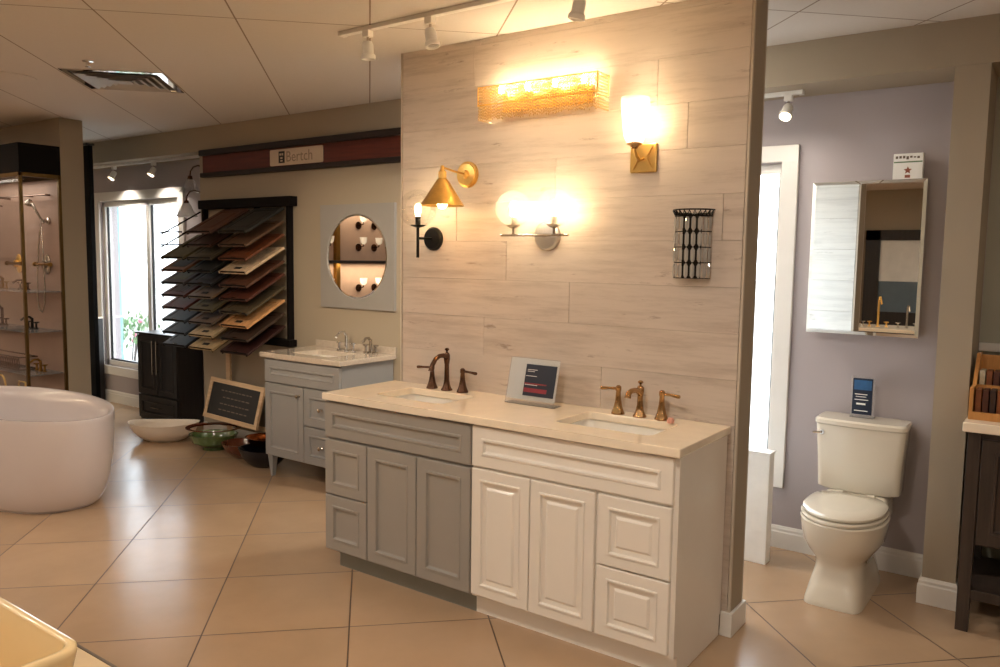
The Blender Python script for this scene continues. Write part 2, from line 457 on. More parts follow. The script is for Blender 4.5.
# ------------------------------------------------------------------ outside
struct(MB().box(-60, 40, 4.8, 80, -.35, -.25).build('ground', M['asphalt']))
o = thing('building', 'pale building with grey windows seen outside through the left window', 'building', (-22, 24, -.25))
MB().box(-32, -12, 22, 30, -.25, 3.6).build('wall', M['stucco'], o)
for i in range(5): MB().box(-30 + i * 3.6, -28 + i * 3.6, 21.95, 21.99, 1.0, 2.4).build('window', M['outwin'], o)
MB().box(-32.4, -11.6, 21.6, 30.4, 3.6, 3.9).build('roof', M['trimwhite'], o)
tag(MB().lathe([(.06, 0), (.06, 2.6), (.09, 2.62), (.09, 2.7)], (-9.55, 5.2, -.25)).build('post', M['teal'], smooth=40),
    'pale teal post outside behind the left window', 'post')
o = thing('shrub', 'leafy flowering shrub outside the left window near its sill', 'shrub', (-10.3, 5.75, -.25))
w = MB()
for i in range(420):
    a, b, r = random.uniform(0, 2 * PI), random.uniform(-.3, 1.2), random.uniform(.2, .42)
    c = Vector((-10.3 + r * math.cos(a) * math.cos(b) * 1.3, 5.75 + r * math.sin(a) * math.cos(b), .45 + r * math.sin(b)))
    m_ = Matrix.Rotation(random.uniform(0, 6), 4, 'Z') @ Matrix.Rotation(random.uniform(0, 2), 4, 'X')
    q = [c + (m_ @ Vector(p)) for p in ((-.02, 0, 0), (0, -.045, .006), (.02, 0, 0), (0, .045, .006))]
    w.face(w.ring(q))
w.build('foliage', M['leaf'], o, merge=False)
w = MB()
for i in range(7): w.tube([(-10.3 + .04 * math.cos(i), 5.75 + .04 * math.sin(i), -.25), (-10.3 + .25 * math.cos(i), 5.75 + .2 * math.sin(i), .5)], .01, 6)
w.build('stem', M['espresso'], o)
for i in range(9):
    a = i * 2.4
    MB().sphere((-10.3 + .42 * math.cos(a), 5.6 + .3 * math.sin(a), .55 + .2 * math.sin(i * 1.7)), .03, 8, 6).build('flower', M['flower'], o)

# ------------------------------------------------------------------ cabinets
RAISED = [(0, .003), (.003, 0), (.044, 0), (.047, -.005), (.054, -.005), (.058, .007), (.078, .008), (.086, .002), (.089, .001)]
BEAD = [(0, .003), (.003, 0), (.050, 0), (.053, -.004), (.062, -.004), (.067, .007), (.072, .009)]
def front(nm, X0, X1, Z0, Z1, yf, prof, m, parent, t=.02):
    k = 1.0; wmin = min(X1 - X0, Z1 - Z0)
    need = prof[-1][0] * 2 + .02
    if wmin < need: k = wmin / need
    w = MB().rectprof(X0, X1, Z0, Z1, yf, [(i * k, d) for i, d in prof], yf + t)
    return w.build(nm, m, parent)
def knob(x, z, yf, parent, m='nickel'):
    return MB().lathe([(.011, 0), (.006, -.006), (.005, -.016), (.013, -.022), (.013, -.027), (.006, -.031), (.0, -.031)], (x, yf, z), 'Y', 14).build('knob', M[m], parent, smooth=40)

def carcass(x0, x1, y0, y1, z0, z1, b=.018):
    w = MB(); w.box(x0, x0 + b, y0, y1, z0, z1); w.box(x1 - b, x1, y0, y1, z0, z1)
    w.box(x0 + b, x1 - b, y1 - b, y1, z0, z1); w.box(x0 + b, x1 - b, y0, y1 - b, z0, z0 + b); w.box(x0 + b, x1 - b, y0, y0 + b, z0 + b, z1)
    return w
YF, YC, YBk = 2.73, 2.75, 3.246
g = thing('vanity_cabinet', 'grey vanity base with two drawers left of two doors against plank partition', 'cabinet', (-2.58, 2.75, 0))
w = carcass(-3.04, -2.1085, YC, YBk, .09, .876)
w.build('body', M['greycab'], g, merge=False)
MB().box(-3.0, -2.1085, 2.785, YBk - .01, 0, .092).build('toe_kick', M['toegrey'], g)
front('drawer', -3.05, -2.757, .393, .675, YF, BEAD, M['greycab'], g)
front('drawer', -3.05, -2.757, .10, .386, YF, BEAD, M['greycab'], g)
front('door', -2.750, -2.432, .10, .675, YF, BEAD, M['greycab'], g)
front('door', -2.427, -2.112, .10, .675, YF, BEAD, M['greycab'], g)
lab(front('false_front', -3.05, -2.112, .688, .868, YF, BEAD, M['greycab'], g), 'wide false drawer front')
g = thing('vanity_cabinet', 'white raised-panel vanity base with two doors left of two small drawers', 'cabinet', (-1.62, 2.75, 0))
carcass(-2.1075, -1.140, YC, YBk, .09, .876).build('body', M['whitecab'], g, merge=False)
MB().box(-2.1075, -1.141, 2.785, YBk - .01, 0, .092).build('toe_kick', M['whitecab'], g)
front('door', -2.102, -1.797, .105, .680, YF, RAISED, M['whitecab'], g)
front('door', -1.792, -1.484, .105, .680, YF, RAISED, M['whitecab'], g)
front('drawer', -1.470, -1.160, .398, .680, YF, RAISED, M['whitecab'], g)
front('drawer', -1.470, -1.160, .105, .390, YF, RAISED, M['whitecab'], g)
lab(front('false_front', -2.102, -1.157, .692, .870, YF, BEAD, M['whitecab'], g), 'wide false drawer front')

def counter(parts, z0, z1, y0, y1, nm, m, parent=None, bevel=.005):
    """parts: list of (x0,x1,hole) with hole = (cx,cy,a,b,r) or None"""
    w = MB()
    for x0, x1, hole in parts:
        if hole is None:
            for z, fl in ((z0, 1), (z1, 0)):
                w.face(w.ring([(x0, y0, z), (x1, y0, z), (x1, y1, z), (x0, y1, z)]))
            continue
        cx, cy, a, b, r = hole; n = 6
        inner = rrect(cx, cy, a, b, r, 0, n); outer = []
        k = 0
        for q, (sx, sy) in enumerate(((1, 1), (-1, 1), (-1, -1), (1, -1))):
            for i in range(n + 1):
                X = x1 if sx > 0 else x0; Y = y1 if sy > 0 else y0
                p = inner[k]; k += 1
                t = i / n
                # spread along the two outer edges meeting at this corner
                if q in (0, 2): first_vert = True
                else: first_vert = False
                if first_vert:   # starts on x side, ends on y side
                    o_ = (X, p.y if t < .5 else Y) if t < .5 else (p.x if t > .5 else X, Y)
                else:
                    o_ = (p.x, Y) if t < .5 else (X, p.y if t > .5 else Y)
                if abs(t - .5) < 1e-6: o_ = (X, Y)
                outer.append(o_)
        for z in (z0, z1):
            A = w.ring([(p.x, p.y, z) for p in inner]); B = w.ring([(p[0], p[1], z) for p in outer]); w.bridge(A, B)
        A = w.ring([(p.x, p.y, z0) for p in inner]); B = w.ring([(p.x, p.y, z1) for p in inner]); w.bridge(A, B)
    xs0, xs1 = parts[0][0], parts[-1][1]
    for part in parts:
        for y in (y0, y1):
            pts = [part[0], part[1]]
            if part[2]:
                cx, cy, a, b, r = part[2]
                c = sorted({round(p.x, 6) for p in rrect(cx, cy, a, b, r, 0, 6)})
                pts = [part[0]] + [v for v in c if v <= cx - a + r * .7 + 1e-9 and False] + [part[1]]
            w.face(w.ring([(pts[0], y, z0), (pts[-1], y, z0), (pts[-1], y, z1), (pts[0], y, z1)]))
    for x in (xs0, xs1): w.face(w.ring([(x, y0, z0), (x, y1, z0), (x, y1, z1), (x, y0, z1)]))
    return w.build(nm, m, parent, bevel=bevel, seg=3)

ct = thing('vanity_countertop', 'long cream quartz countertop running over the grey and white vanities', 'countertop', (-2.09, 2.98, .878))
S1 = (-2.60, 2.985, .215, .135, .03); S2 = (-1.534, 3.0, .222, .145, .03)
counter([(-3.053, -2.86, None), (-2.86, -2.34, S1), (-2.34, -1.79, None), (-1.79, -1.28, S2), (-1.28, -1.127, None)], .8785, .914, 2.712, 3.248, 'slab', M['quartz'], ct)
def basin(nm, S, ztop, depth, m, parent):
    cx, cy, a, b, r = S; a += .012; b += .012
    w = MB(); R = []
    for (da, dz, rr) in ((.02, 0, .045), (0, 0, .04), (-.006, -.03, .04), (-.02, -depth * .7, .05), (-.05, -depth * .95, .06), (-.12, -depth, .02)):
        R.append(rrect(cx, cy, a + da, b + da, max(rr, .01), ztop + dz))
    w.loft(R, False, True)
    o = w.build(nm, m, parent, smooth=50)
    MB().lathe([(.022, 0), (.022, .003), (.014, .004), (.0, .002)], (cx, cy, ztop - depth), 'Z', 18).build('drain', M['bronze'], o, smooth=40)
    return o
basin('undermount_sink', S1, .878, .13, M['porcelain'], ct)
basin('undermount_sink', S2, .878, .13, M['porcelain'], ct)

# widespread faucets
def faucet(label, m, X, xl, xr, Y, z, Hs, Hh, lever, reach, style):
    t = thing('widespread_faucet', label, 'faucet', (X, Y, z))
    sp = MB()
    sp.lathe([(.030, 0), (.030, .006), (.024, .012), (.018, .03), (.0135, .055), (.012, Hs * .62), (.0165, Hs * .75), (.0165, Hs * .86), (.010, Hs * .92), (.0, Hs * .92)], (X, Y, z), 'Z', 20)
    if style == 'arc':
        pts = [(X, Y, z + Hs * .80), (X, Y - .03, z + Hs * .86), (X, Y - .06, z + Hs * .86), (X, Y - .09, z + Hs * .80), (X, Y - .115, z + Hs * .67), (X, Y - .127, z + Hs * .52)]
    else:
        pts = [(X, Y, z + Hs * .68), (X, Y - .03, z + Hs * .80), (X, Y - .06, z + Hs * .84), (X, Y - .09, z + Hs * .84), (X, Y - .115, z + Hs * .79), (X, Y - .122, z + Hs * .66)]
    sp.tube(pts, [.014, .0125, .0115, .0115, .0125, .0145], 12)
    sp.build('spout', m, t, smooth=45)
    MB().lathe([(.005, 0), (.005, .01), (.012, .016), (.012, .021), (.006, .026), (.0, .027)], (X, Y, z + Hs * .92 - .002), 'Z', 14).build('finial', m, t, smooth=40)
    for x, s in ((xl, -1), (xr, 1)):
        h = MB().lathe([(.030, 0), (.030, .006), (.026, .014), (.019, .035), (.0135, .065), (.0105, Hh * .78), (.013, Hh * .82), (.013, Hh * .95), (.006, Hh), (.0, Hh)], (x, Y, z), 'Z', 18).build('handle', m, t, smooth=45)
        MB().tube([(x, Y, z + Hh * .88), (x + s * lever * .5, Y - .004, z + Hh * .87), (x + s * lever * .92, Y - .008, z + Hh * .85), (x + s * lever, Y - .008, z + Hh * .85)], [.007, .006, .0085, .0075], 10).build('lever', m, h, smooth=45)
    return t
faucet('dark bronze widespread faucet with tall arched spout behind the left sink', M['bronze'], -2.615, -2.715, -2.51, 3.175, .914, .215, .125, .095, .13, 'arc')
faucet('golden bronze widespread faucet behind the right sink', M['brassbronze'], -1.515, -1.622, -1.412, 3.178, .914, .150, .130, .085, .13, 'low')
w = MB().lathe([(.014, 0), (.016, .01), (.010, .022), (.0, .024)], (-1.352, 3.14, .9142), 'Z', 14)
tag(w.build('soap_dish_knob', M['redhandle'], smooth=40), 'tiny clear pink stopper beside the golden faucet', 'stopper')
for X, lb in ((-2.60, 'clear mat strip under the dark bronze faucet'), (-1.52, 'clear mat strip under the golden bronze faucet')):
    pass

# acrylic sign holder on the counter
def acr_frame(X0, X1, Yb, z, h, lean, label):
    t = thing('sign_holder', label, 'sign holder', ((X0 + X1) / 2, Yb, z))
    R = Matrix.Translation((0, Yb, z)) @ Matrix.Rotation(-lean, 4, 'X')
    w = MB().box(X0, X1, 0, .003, 0.003, h, R); w.build('front_sheet', M['acrylic'], t)
    MB().box(X0, X1, 0.0, .075, 0, .003, Matrix.Translation((0, Yb, z))).build('foot', M['acrylic'], t)
    return t, R
t, R = acr_frame(-2.180, -1.905, 3.085, .9145, .225, math.radians(14), 'acrylic sign holder with navy and red card between the two sinks')
MB().box(-2.178, -1.907, .0032, .0045, .025, .222, R).build('glare_card', M['paper'], t)  # white sheet stands in for lamp glare on the acrylic
MB().box(-2.085, -1.915, -.0015, -.0003, .045, .195, R).build('printed_card', M['poster'], t)
MB().box(-2.083, -1.955, -.0022, -.0016, .062, .082, R).build('red_band', M['posterred'], t)
MB().box(-2.083, -1.96, -.0022, -.0016, .100, .106, R).build('red_line', M['posterred'], t)
for k, (a, b, zz) in enumerate(((-2.075, -2.02, .168), (-2.075, -2.035, .160), (-2.08, -2.02, .138), (-2.08, -2.01, .096))):
    MB().box(a, b, -.0022, -.0016, zz, zz + .0025, R).build('text_line', M['paper'], t)

# ------------------------------------------------------------------ lamps on the partition
def bulb(parent, c, r=.021, h=.062, e=4.0, down=False, lr=.025):
    s = -1 if down else 1
    prof = [(.010, 0), (.012, s * .012), (r, s * h * .55), (r * .95, s * h * .75), (r * .5, s * h * .96), (.0, s * h)]
    b = MB().lathe(prof, c, 'Z', 16).build('bulb', M['bulb'], parent, smooth=60)
    light('POINT', 'bulb_light', parent, (c[0], c[1] - .0, c[2] + s * h * .6), e, WARM, shadow_soft_size=lr)
    return b
WL = 3.2495
# long crystal bar light
X0, X1, Z0, Z1, YA = -2.40, -1.745, 2.262, 2.425, 3.135
t = thing('crystal_bar_light', 'long gold crystal bar wall light, topmost on the plank partition', 'wall light', ((X0 + X1) / 2, WL, (Z0 + Z1) / 2))
w = MB(); w.box(X0 + .08, X1 - .08, WL - .022, WL, Z0 + .05, Z1 - .03); w.build('backplate', M['gold'], t, bevel=.003)
w = MB()
for z in (Z1 - .004, Z0 + .075):
    w.tube([(X0, YA, z), (X1, YA, z), (X1, WL - .01, z), (X0, WL - .01, z)], .003, 6, True)
for x in (X0, X1):
    for y in (YA, WL - .01): w.tube([(x, y, Z0 + .07), (x, y, Z1)], .003, 6)
for i in range(4): w.tube([(X0 + .1 + i * .152, WL - .02, Z1 - .035), (X0 + .1 + i * .152, YA + .05, Z1 - .035)], .004, 6)
w.build('frame', M['gold'], t, merge=False)
w = MB()
nx = 74
for i in range(nx):
    x = X0 + (X1 - X0) * (i + .5) / nx
    for row in (0, 1):
        y = YA + .001 + row * .012; k = 0; z = Z1 - .004 - random.uniform(0, .013)
        while z > Z0 + (i % 4) * .004:
            w.gem((x + row * .004 + random.uniform(-.001, .001), y + random.uniform(-.002, .002), z), .0042, random.uniform(.005, .008)); z -= random.uniform(.012, .016); k += 1
for x in (X0, X1):
    for j in range(11):
        y = YA + .008 + j * .0098; z = Z1 - .006
        while z > Z0: w.gem((x, y, z), .0042, .0065); z -= .0135
o = w.build('crystal_strands', M['crystalgold'], t, merge=False); o['kind'] = 'stuff'
for i in range(4): bulb(t, (X0 + .1 + i * .152, YA + .055, Z1 - .034),   .014, .040, 2.4, False, .02)

# brass candle sconce
t = thing('brass_sconce', 'brass sconce with square plate and clear glass shade right of crystal bar light', 'wall light', (-1.56, WL, 2.05))
MB().box(-1.625, -1.500, WL - .018, WL, 1.985, 2.11).build('backplate', M['satinbrass'], t, bevel=.005)
w = MB()
w.tube([(-1.562, WL - .018, 2.045), (-1.562, WL - .05, 2.035), (-1.562, WL - .09, 2.05), (-1.562, WL - .105, 2.078)], .006, 10)
for s in (-1, 1): w.tube([(-1.562 + s * .045, WL - .021, 2.095), (-1.562 + s * .018, WL - .024, 2.05), (-1.562 + s * .045, WL - .021, 2.0)], .003, 8)
w.build('arm', M['satinbrass'], t, smooth=50)
MB().lathe([(.0, -.02), (.012, -.018), (.02, -.006), (.034, 0), (.034, .004), (.012, .006), (.012, .05), (.0, .05)], (-1.562, WL - .105, 2.095), 'Z', 20).build('candle_cup', M['brassbronze'], t, smooth=40)
MB().lathe([(.034, 0), (.046, .03), (.056, .11), (.062, .19)], (-1.562, WL - .105, 2.10), 'Z', 28, cap=False).build('glass_shade', M['shade'], t, smooth=60)
bulb(t, (-1.562, WL - .105, 2.147),   .022, .095, 10, False, .03)

# gold cone swing sconce
t = thing('cone_sconce', 'gold wall sconce with cone shade at upper left of partition', 'wall light', (-2.545, WL, 2.02))
w = MB().lathe([(.066, 0), (.066, -.010), (.056, -.013), (.054, -.020), (.022, -.022), (.016, -.04), (.0, -.04)], (-2.545, WL, 2.025), 'Y', 32).build('backplate', M['gold'], t, smooth=35)
MB().tube([(-2.545, WL - .03, 2.025), (-2.545, WL - .10, 2.03), (-2.545, WL - .19, 2.04), (-2.545, WL - .205, 2.035)], .0055, 10).build('arm', M['gold'], t, smooth=50)
w = MB(); cz = (-2.545, WL - .205, 0)
w.lathe([(.0, 2.052), (.008, 2.05), (.011, 2.03), (.020, 2.02), (.020, 1.988), (.030, 1.978), (.105, 1.862), (.109, 1.856), (.105, 1.856), (.028, 1.972), (.0, 1.975)], cz, 'Z', 32)
w.build('cone_shade', M['gold'], t, smooth=35)
bulb(t, (cz[0], cz[1], 1.915),   .026, .075, 5, True, .02)

# black candle sconce with clear globe
t = thing('black_sconce', 'black candle sconce with round plate and clear globe below the gold cone', 'wall light', (-2.77, WL, 1.70))
MB().lathe([(.062, 0), (.062, -.012), (.052, -.024), (.0, -.026)], (-2.77, WL, 1.70), 'Y', 32).build('backplate', M['black'], t, smooth=35)
w = MB(); xb, yb = -2.775, WL - .125
w.tube([(-2.77, WL - .02, 1.70), (xb, yb, 1.70)], .007, 10)
w.tube([(xb, yb, 1.60), (xb, yb, 1.76)], .008, 10)
w.build('arm', M['black'], t, smooth=45)
MB().lathe([(.0, 1.752), (.012, 1.755), (.038, 1.764), (.040, 1.768), (.014, 1.768), (.014, 1.812), (.0, 1.812)], (xb, yb, 0), 'Z', 20).build('candle_cup', M['black'], t, smooth=35)
MB().sphere((xb, yb, 1.852), .098, 28, 18).build('glass_globe', M['glass'], t, smooth=180)
bulb(t, (xb, yb, 1.812),   .017, .065, 6, False, .02)

# chrome twin bar light
t = thing('twin_bar_light', 'chrome two-light bar with round plate at centre of the partition', 'wall light', (-2.04, WL, 1.715))
MB().lathe([(.068, 0), (.068, -.016), (.060, -.026), (.0, -.030)], (-2.055, WL, 1.712), 'Y', 36).build('backplate', M['satin'], t, smooth=35)
w = MB(); yb = WL - .115
w.tube([(-2.25, yb, 1.712), (-1.875, yb, 1.712)], [.0065, .0065], 10); w.tube([(-2.055, WL - .02, 1.712), (-2.055, yb, 1.712)], .007, 10)
for x in (-2.18, -1.952): w.tube([(x, yb, 1.712), (x, yb, 1.75)], .006, 8)
w.build('bar', M['nickel'], t, smooth=45)
for x in (-2.18, -1.952):
    MB().lathe([(.0, 1.742), (.012, 1.744), (.034, 1.757), (.036, 1.761), (.013, 1.761), (.012, 1.80), (.0, 1.80)], (x, yb, 0), 'Z', 20).build('candle_cup', M['nickel'], t, smooth=35)
    MB().sphere((x, yb, 1.838), .085, 28, 18).build('glass_globe', M['globe'], t, smooth=180)
    bulb(t, (x, yb, 1.80), .02, .072, 6.5 if x > -2.0 else 5.5, False, .025)

# unlit crystal drum sconce
t = thing('crystal_sconce', 'unlit dark half-round sconce of clear crystal prisms at right of partition', 'wall light', (-1.322, WL, 1.66))
xc, yc = -1.322, WL - .006
w = MB().box(xc - .035, xc + .035, WL - .03, WL, 1.53, 1.80); w.build('backplate', M['black'], t, bevel=.003)
w = MB(); R_ = .078
w.tube([(xc + (.088 if i % 2 else .078) * math.cos(PI + PI * i / 24), yc + (.084 if i % 2 else .074) * math.sin(PI + PI * i / 24), 1.812 if i % 2 else 1.792) for i in range(25)], .0035, 6)
w.tube([(xc + .088 * math.cos(PI + PI * i / 16), yc + .084 * math.sin(PI + PI * i / 16), 1.816) for i in range(17)], .0035, 6)
for z in (1.79, 1.725, 1.66, 1.595, 1.53):
    w.tube([(xc + R_ * math.cos(PI + PI * i / 16), yc + R_ * .95 * math.sin(PI + PI * i / 16), z) for i in range(17)], .0022 if z < 1.78 else .004, 6)
for i in range(9):
    a = PI + PI * i / 8
    w.tube([(xc + .03 * math.cos(a), yc + .03 * math.sin(a), 1.80), (xc + R_ * math.cos(a), yc + R_ * .95 * math.sin(a), 1.80)], .003, 6)
for i in (2, 4, 6):
    a = PI + PI * i / 8; w.tube([(xc + .045 * math.cos(a), yc + .045 * math.sin(a), 1.53), (xc + .045 * math.cos(a), yc + .045 * math.sin(a), 1.80)], .005, 6)
w.build('frame', M['black'], t, merge=False)
for k in range(4):
    for i in range(9):
        a = PI + PI * (i + .5) / 9; cx, cy = xc + R_ * math.cos(a), yc + R_ * .95 * math.sin(a); z1 = 1.79 - k * .066; z0 = z1 - .062
        ux, uy = -math.sin(a), math.cos(a); nx_, ny_ = math.cos(a), math.sin(a)
        def rg(s, z): return [Vector((cx + ux * .0095 * s * p + nx_ * .006 * s * q, cy + uy * .0095 * s * p + ny_ * .006 * s * q, z)) for p, q in ((-1, 0), (0, -1), (1, 0), (0, 1))]
        MB().loft([rg(.3, z0), rg(1, z0 + .012), rg(1, z1 - .012), rg(.3, z1)]).build('crystal_prism', M['crystal'], t)

# ------------------------------------------------------------------ ceiling fittings
def spot_head(nm, label, X, Y, zt, tilt, axis, lit, energy, group=None, rot=0):
    t = thing(nm, label, 'spotlight', (X, Y, zt), group)
    MB().box(X - .02, X + .02, Y - .018, Y + .018, zt - .03, zt).build('adapter', M['whiteplastic'], t, bevel=.003)
    MB().tube([(X, Y, zt - .028), (X, Y, zt - .06)], .006, 8).build('stem', M['nickel'], t)
    R = Matrix.Rotation(rot, 4, 'Z') @ Matrix.Rotation(tilt, 4, axis)
    c = Vector((X, Y, zt - .060))
    b = MB().lathe([(.0, .012), (.020, .010), (.026, -.005), (.026, -.045), (.034, -.055), (.034, -.072), (.029, -.072), (.026, -.052), (.0, -.052)], c, 'Z', 20, m=R.to_3x3()).build('body', M['whiteplastic'], t, smooth=35)
    MB().lathe([(.0, -.056), (.0275, -.056), (.0275, -.062), (.0, -.062)], c, 'Z', 18, m=R.to_3x3()).build('lens', M['spotlens'] if lit else M['chrome'], t, smooth=35)
    if energy:
        lo = light('SPOT', 'spot_beam', t, c + (R.to_3x3() @ Vector((0, 0, -.07))), energy, WARM2, spot_size=math.radians(125), spot_blend=.7, shadow_soft_size=.03)
        lo.rotation_euler = (math.radians(12), 0, 0) if Y > 4 else R.to_euler()
    return t
def track(label, X0, X1, Y, z):
    t = thing('ceiling_track', label, 'track', ((X0 + X1) / 2, Y, z))
    MB().box(X0, X1, Y - .017, Y + .017, z - .020, z - .0003).build('rail', M['whiteplastic'], t, bevel=.002)
    for x in (X0, X1): MB().box(x - .012, x + .012, Y - .019, Y + .019, z - .023, z - .0003).build('end_cap', M['whiteplastic'], t, bevel=.002)
track('white lighting track on the ceiling in front of the plank partition', -2.97, -.6, 2.79, H)
spot_head('track_spotlight', 'white track spotlight nearest the left end of the partition track', -2.80, 2.79, H - .02, math.radians(4), 'X', False, 0)
spot_head('track_spotlight', 'white track spotlight second from left on the partition track', -2.41, 2.79, H - .02, math.radians(-14), 'Y', False, 0)
spot_head('track_spotlight', 'white track spotlight above the crystal bar light at top edge', -1.64, 2.79, H - .02, math.radians(12), 'Y', False, 0)
h = spot_head('track_spotlight', 'white spotlight added out of view to brighten the far mirror wall', -3.15, 1.55, H, 0, 'X', True, 0)  # added unseen lamp, only brightens the far wall
sl = light('SPOT', 'spot_beam', h, (-3.2, 1.65, H - .14), 130, (1.0, .80, .54), spot_size=math.radians(46), spot_blend=1.0, shadow_soft_size=.08)
sl.rotation_euler = (Vector((-4.35, 4.15, 1.25)) - Vector((-3.2, 1.65, H - .14))).to_track_quat('-Z', 'Y').to_euler()
track('white lighting track above the left window', -8.6, -6.25, 4.30, 2.485)
spot_head('track_spotlight', 'lit white spotlight above the left half of left window', -7.87, 4.30, 2.465, math.radians(-30), 'X', True, 24)
spot_head('track_spotlight', 'lit white spotlight above the right half of left window', -7.16, 4.30, 2.465, math.radians(-30), 'X', True, 24)
track('short white lighting track in the toilet alcove', -2.3, -1.20, 4.30, 2.485)
spot_head('track_spotlight', 'lit white spotlight above the toilet alcove window', -1.262, 4.30, 2.465, math.radians(-40), 'X', True, 4)

# air vent
c = Vector((-4.96, 2.80, H)); R45 = Matrix.Translation(c) @ Matrix.Rotation(PI / 4, 4, 'Z')
t = thing('ceiling_vent', 'square chrome louvred air vent in the ceiling', 'vent', c)
def sqring(a, z): return [R45 @ Vector((x * a, y * a, z)) for x, y in ((-1, -1), (1, -1), (1, 1), (-1, 1))]
w = MB(); w.loft([sqring(.293, -.0005), sqring(.293, -.006), sqring(.255, -.008), sqring(.250, -.0005)], False, False); w.build('frame', M['chrome'], t)
w = MB(); w.loft([sqring(.25, -.0006), sqring(.249, -.0004)], True, True); w.build('backing', M['inkgrey'], t)
for k, a in enumerate((.232, .182, .132, .082)):
    w = MB(); w.loft([sqring(a, -.018), sqring(a - .004, -.018), sqring(a - .040, -.002), sqring(a - .034, -.002), sqring(a, -.018)], False, False)
    w.build('louvre', M['silverpaint'], t)
MB().loft([sqring(.045, -.014), sqring(.04, -.002)]).build('centre_plate', M['silverpaint'], t)
t = tag(MB().lathe([(.0, 0), (.17, 0), (.17, -.004), (.14, -.008), (.0, -.010)], (-5.50, 2.33, H - .0005), 'Z', 40).build('ceiling_speaker', M['ceiling'], smooth=30), 'flat round white speaker in the ceiling left of the vent', 'speaker')
tag(MB().lathe([(.03, 0), (.03, -.004), (.010, -.008), (.008, -.03), (.016, -.034), (.0, -.036)], (-4.64, 2.40, H - .0005), 'Z', 18).build('sprinkler_head', M['chrome'], smooth=40), 'small sprinkler head in the ceiling beside the vent', 'sprinkler')

# downlights added out of view to fill the room with light
DL = [(-1.2, 1.2), (-3.6, 1.3), (-5.9, .6), (-8.0, 1.6), (-2.75, 3.85), (-1.0, -1.6), (-4.2, -1.7), (-7.4, -1.6), (1.3, 1.6), (1.4, -1.8), (.7, 2.9), (2.0, .4), (-1.9, 3.85)]
for i, (x, y) in enumerate(DL):
    e = {4: 24, 3: 11, 2: 12, 8: 7, 10: 4, 11: 14, 12: 6, 0: 21, 1: 19}.get(i, 18)
    t = thing('fill_downlight', 'round downlight added out of view to light the room', 'downlight', (x, y, H), 'added downlights out of view')
    MB().lathe([(.055, -.0005), (.085, -.0005), (.085, -.005), (.055, -.009)], (x, y, H), 'Z', 28, cap=False).build('trim_ring', M['whiteplastic'], t, smooth=40)
    MB().lathe([(.0, -.002), (.056, -.002), (.056, -.004), (.0, -.004)], (x, y, H), 'Z', 28).build('lens', M['filllens'], t)
    lo = light('AREA', 'fill_beam', t, (x, y, H - .012), e, WARM2, shape='DISK', size=.14)

# ------------------------------------------------------------------ sign and mirror wall
YS = 4.149
t = thing('wall_sign', 'long dark red wooden sign board high on the far wall', 'sign', (-4.5, YS, 2.26))
MB().box(-6.11, -2.75, YS - .03, YS, 2.29, 2.44).build('panel', M['signwood'], t)
MB().box(-6.12, -2.75, YS - .065, YS, 2.435, 2.483).build('top_rail', M['signdark'], t, bevel=.006)
MB().box(-6.12, -2.75, YS - .055, YS, 2.255, 2.292).build('bottom_rail', M['signdark'], t, bevel=.006)
w = MB(); r_ = rrect(0, 0, .305, .062, .012, 0)
PM = Matrix.Translation((-4.90, YS - .033, 2.362)) @ Matrix.Rotation(PI / 2, 4, 'X')
w.loft([[PM @ p for p in r_], [PM @ (p + Vector((0, 0, .006))) for p in r_]]); pl = w.build('name_plate', M['signplate'], t)
MB().box(-5.098, -5.028, YS - .041, YS - .0385, 2.318, 2.408).build('logo_block', M['ink'], pl)
for (a, b, c_, d) in ((-5.085, -5.068, 2.376, 2.392), (-5.060, -5.043, 2.376, 2.392), (-5.075, -5.050, 2.350, 2.362), (-5.075, -5.050, 2.330, 2.340)):
    MB().box(a, b, YS - .0425, YS - .041, c_, d).build('logo_mark', M['signplate'], pl)
text_mesh('Bertch', .115, 'lettering', M['letter'], pl, Matrix.Translation((-5.015, YS - .0395, 2.325)) @ Matrix.Rotation(PI / 2, 4, 'X'))

t = thing('round_mirror', 'round mirror in a square grey frame on the far wall', 'mirror', (-4.266, YS, 1.60))
w = MB(); cm = Vector((-4.266, 0, 1.60)); n = 64
def sqpt(a, h): 
    c_, s_ = math.cos(a), math.sin(a); k = h / max(abs(c_), abs(s_)); return c_ * k, s_ * k
angs = [2 * PI * (i + .5) / n for i in range(n)]
angs = sorted(angs + [PI / 4 + k * PI / 2 for k in range(4)])
def sq(h, y): return [Vector((cm.x + sqpt(a, h)[0], y, cm.z + sqpt(a, h)[1])) for a in angs]
def ci(r, y): return [Vector((cm.x + r * math.cos(a), y, cm.z + r * math.sin(a))) for a in angs]
w.loft([sq(.382, YS), sq(.382, YS - .021), ci(.312, YS - .021), ci(.308, YS - .018), ci(.308, YS)], False, False)
w.build('frame', M['mirrorframe'], t)
w = MB(); w.loft([ci(.3078, YS - .008), ci(.3078, YS - .014), ci(.296, YS - .0165)], False, True); w.build('mirror_glass', M['mirror'], t)

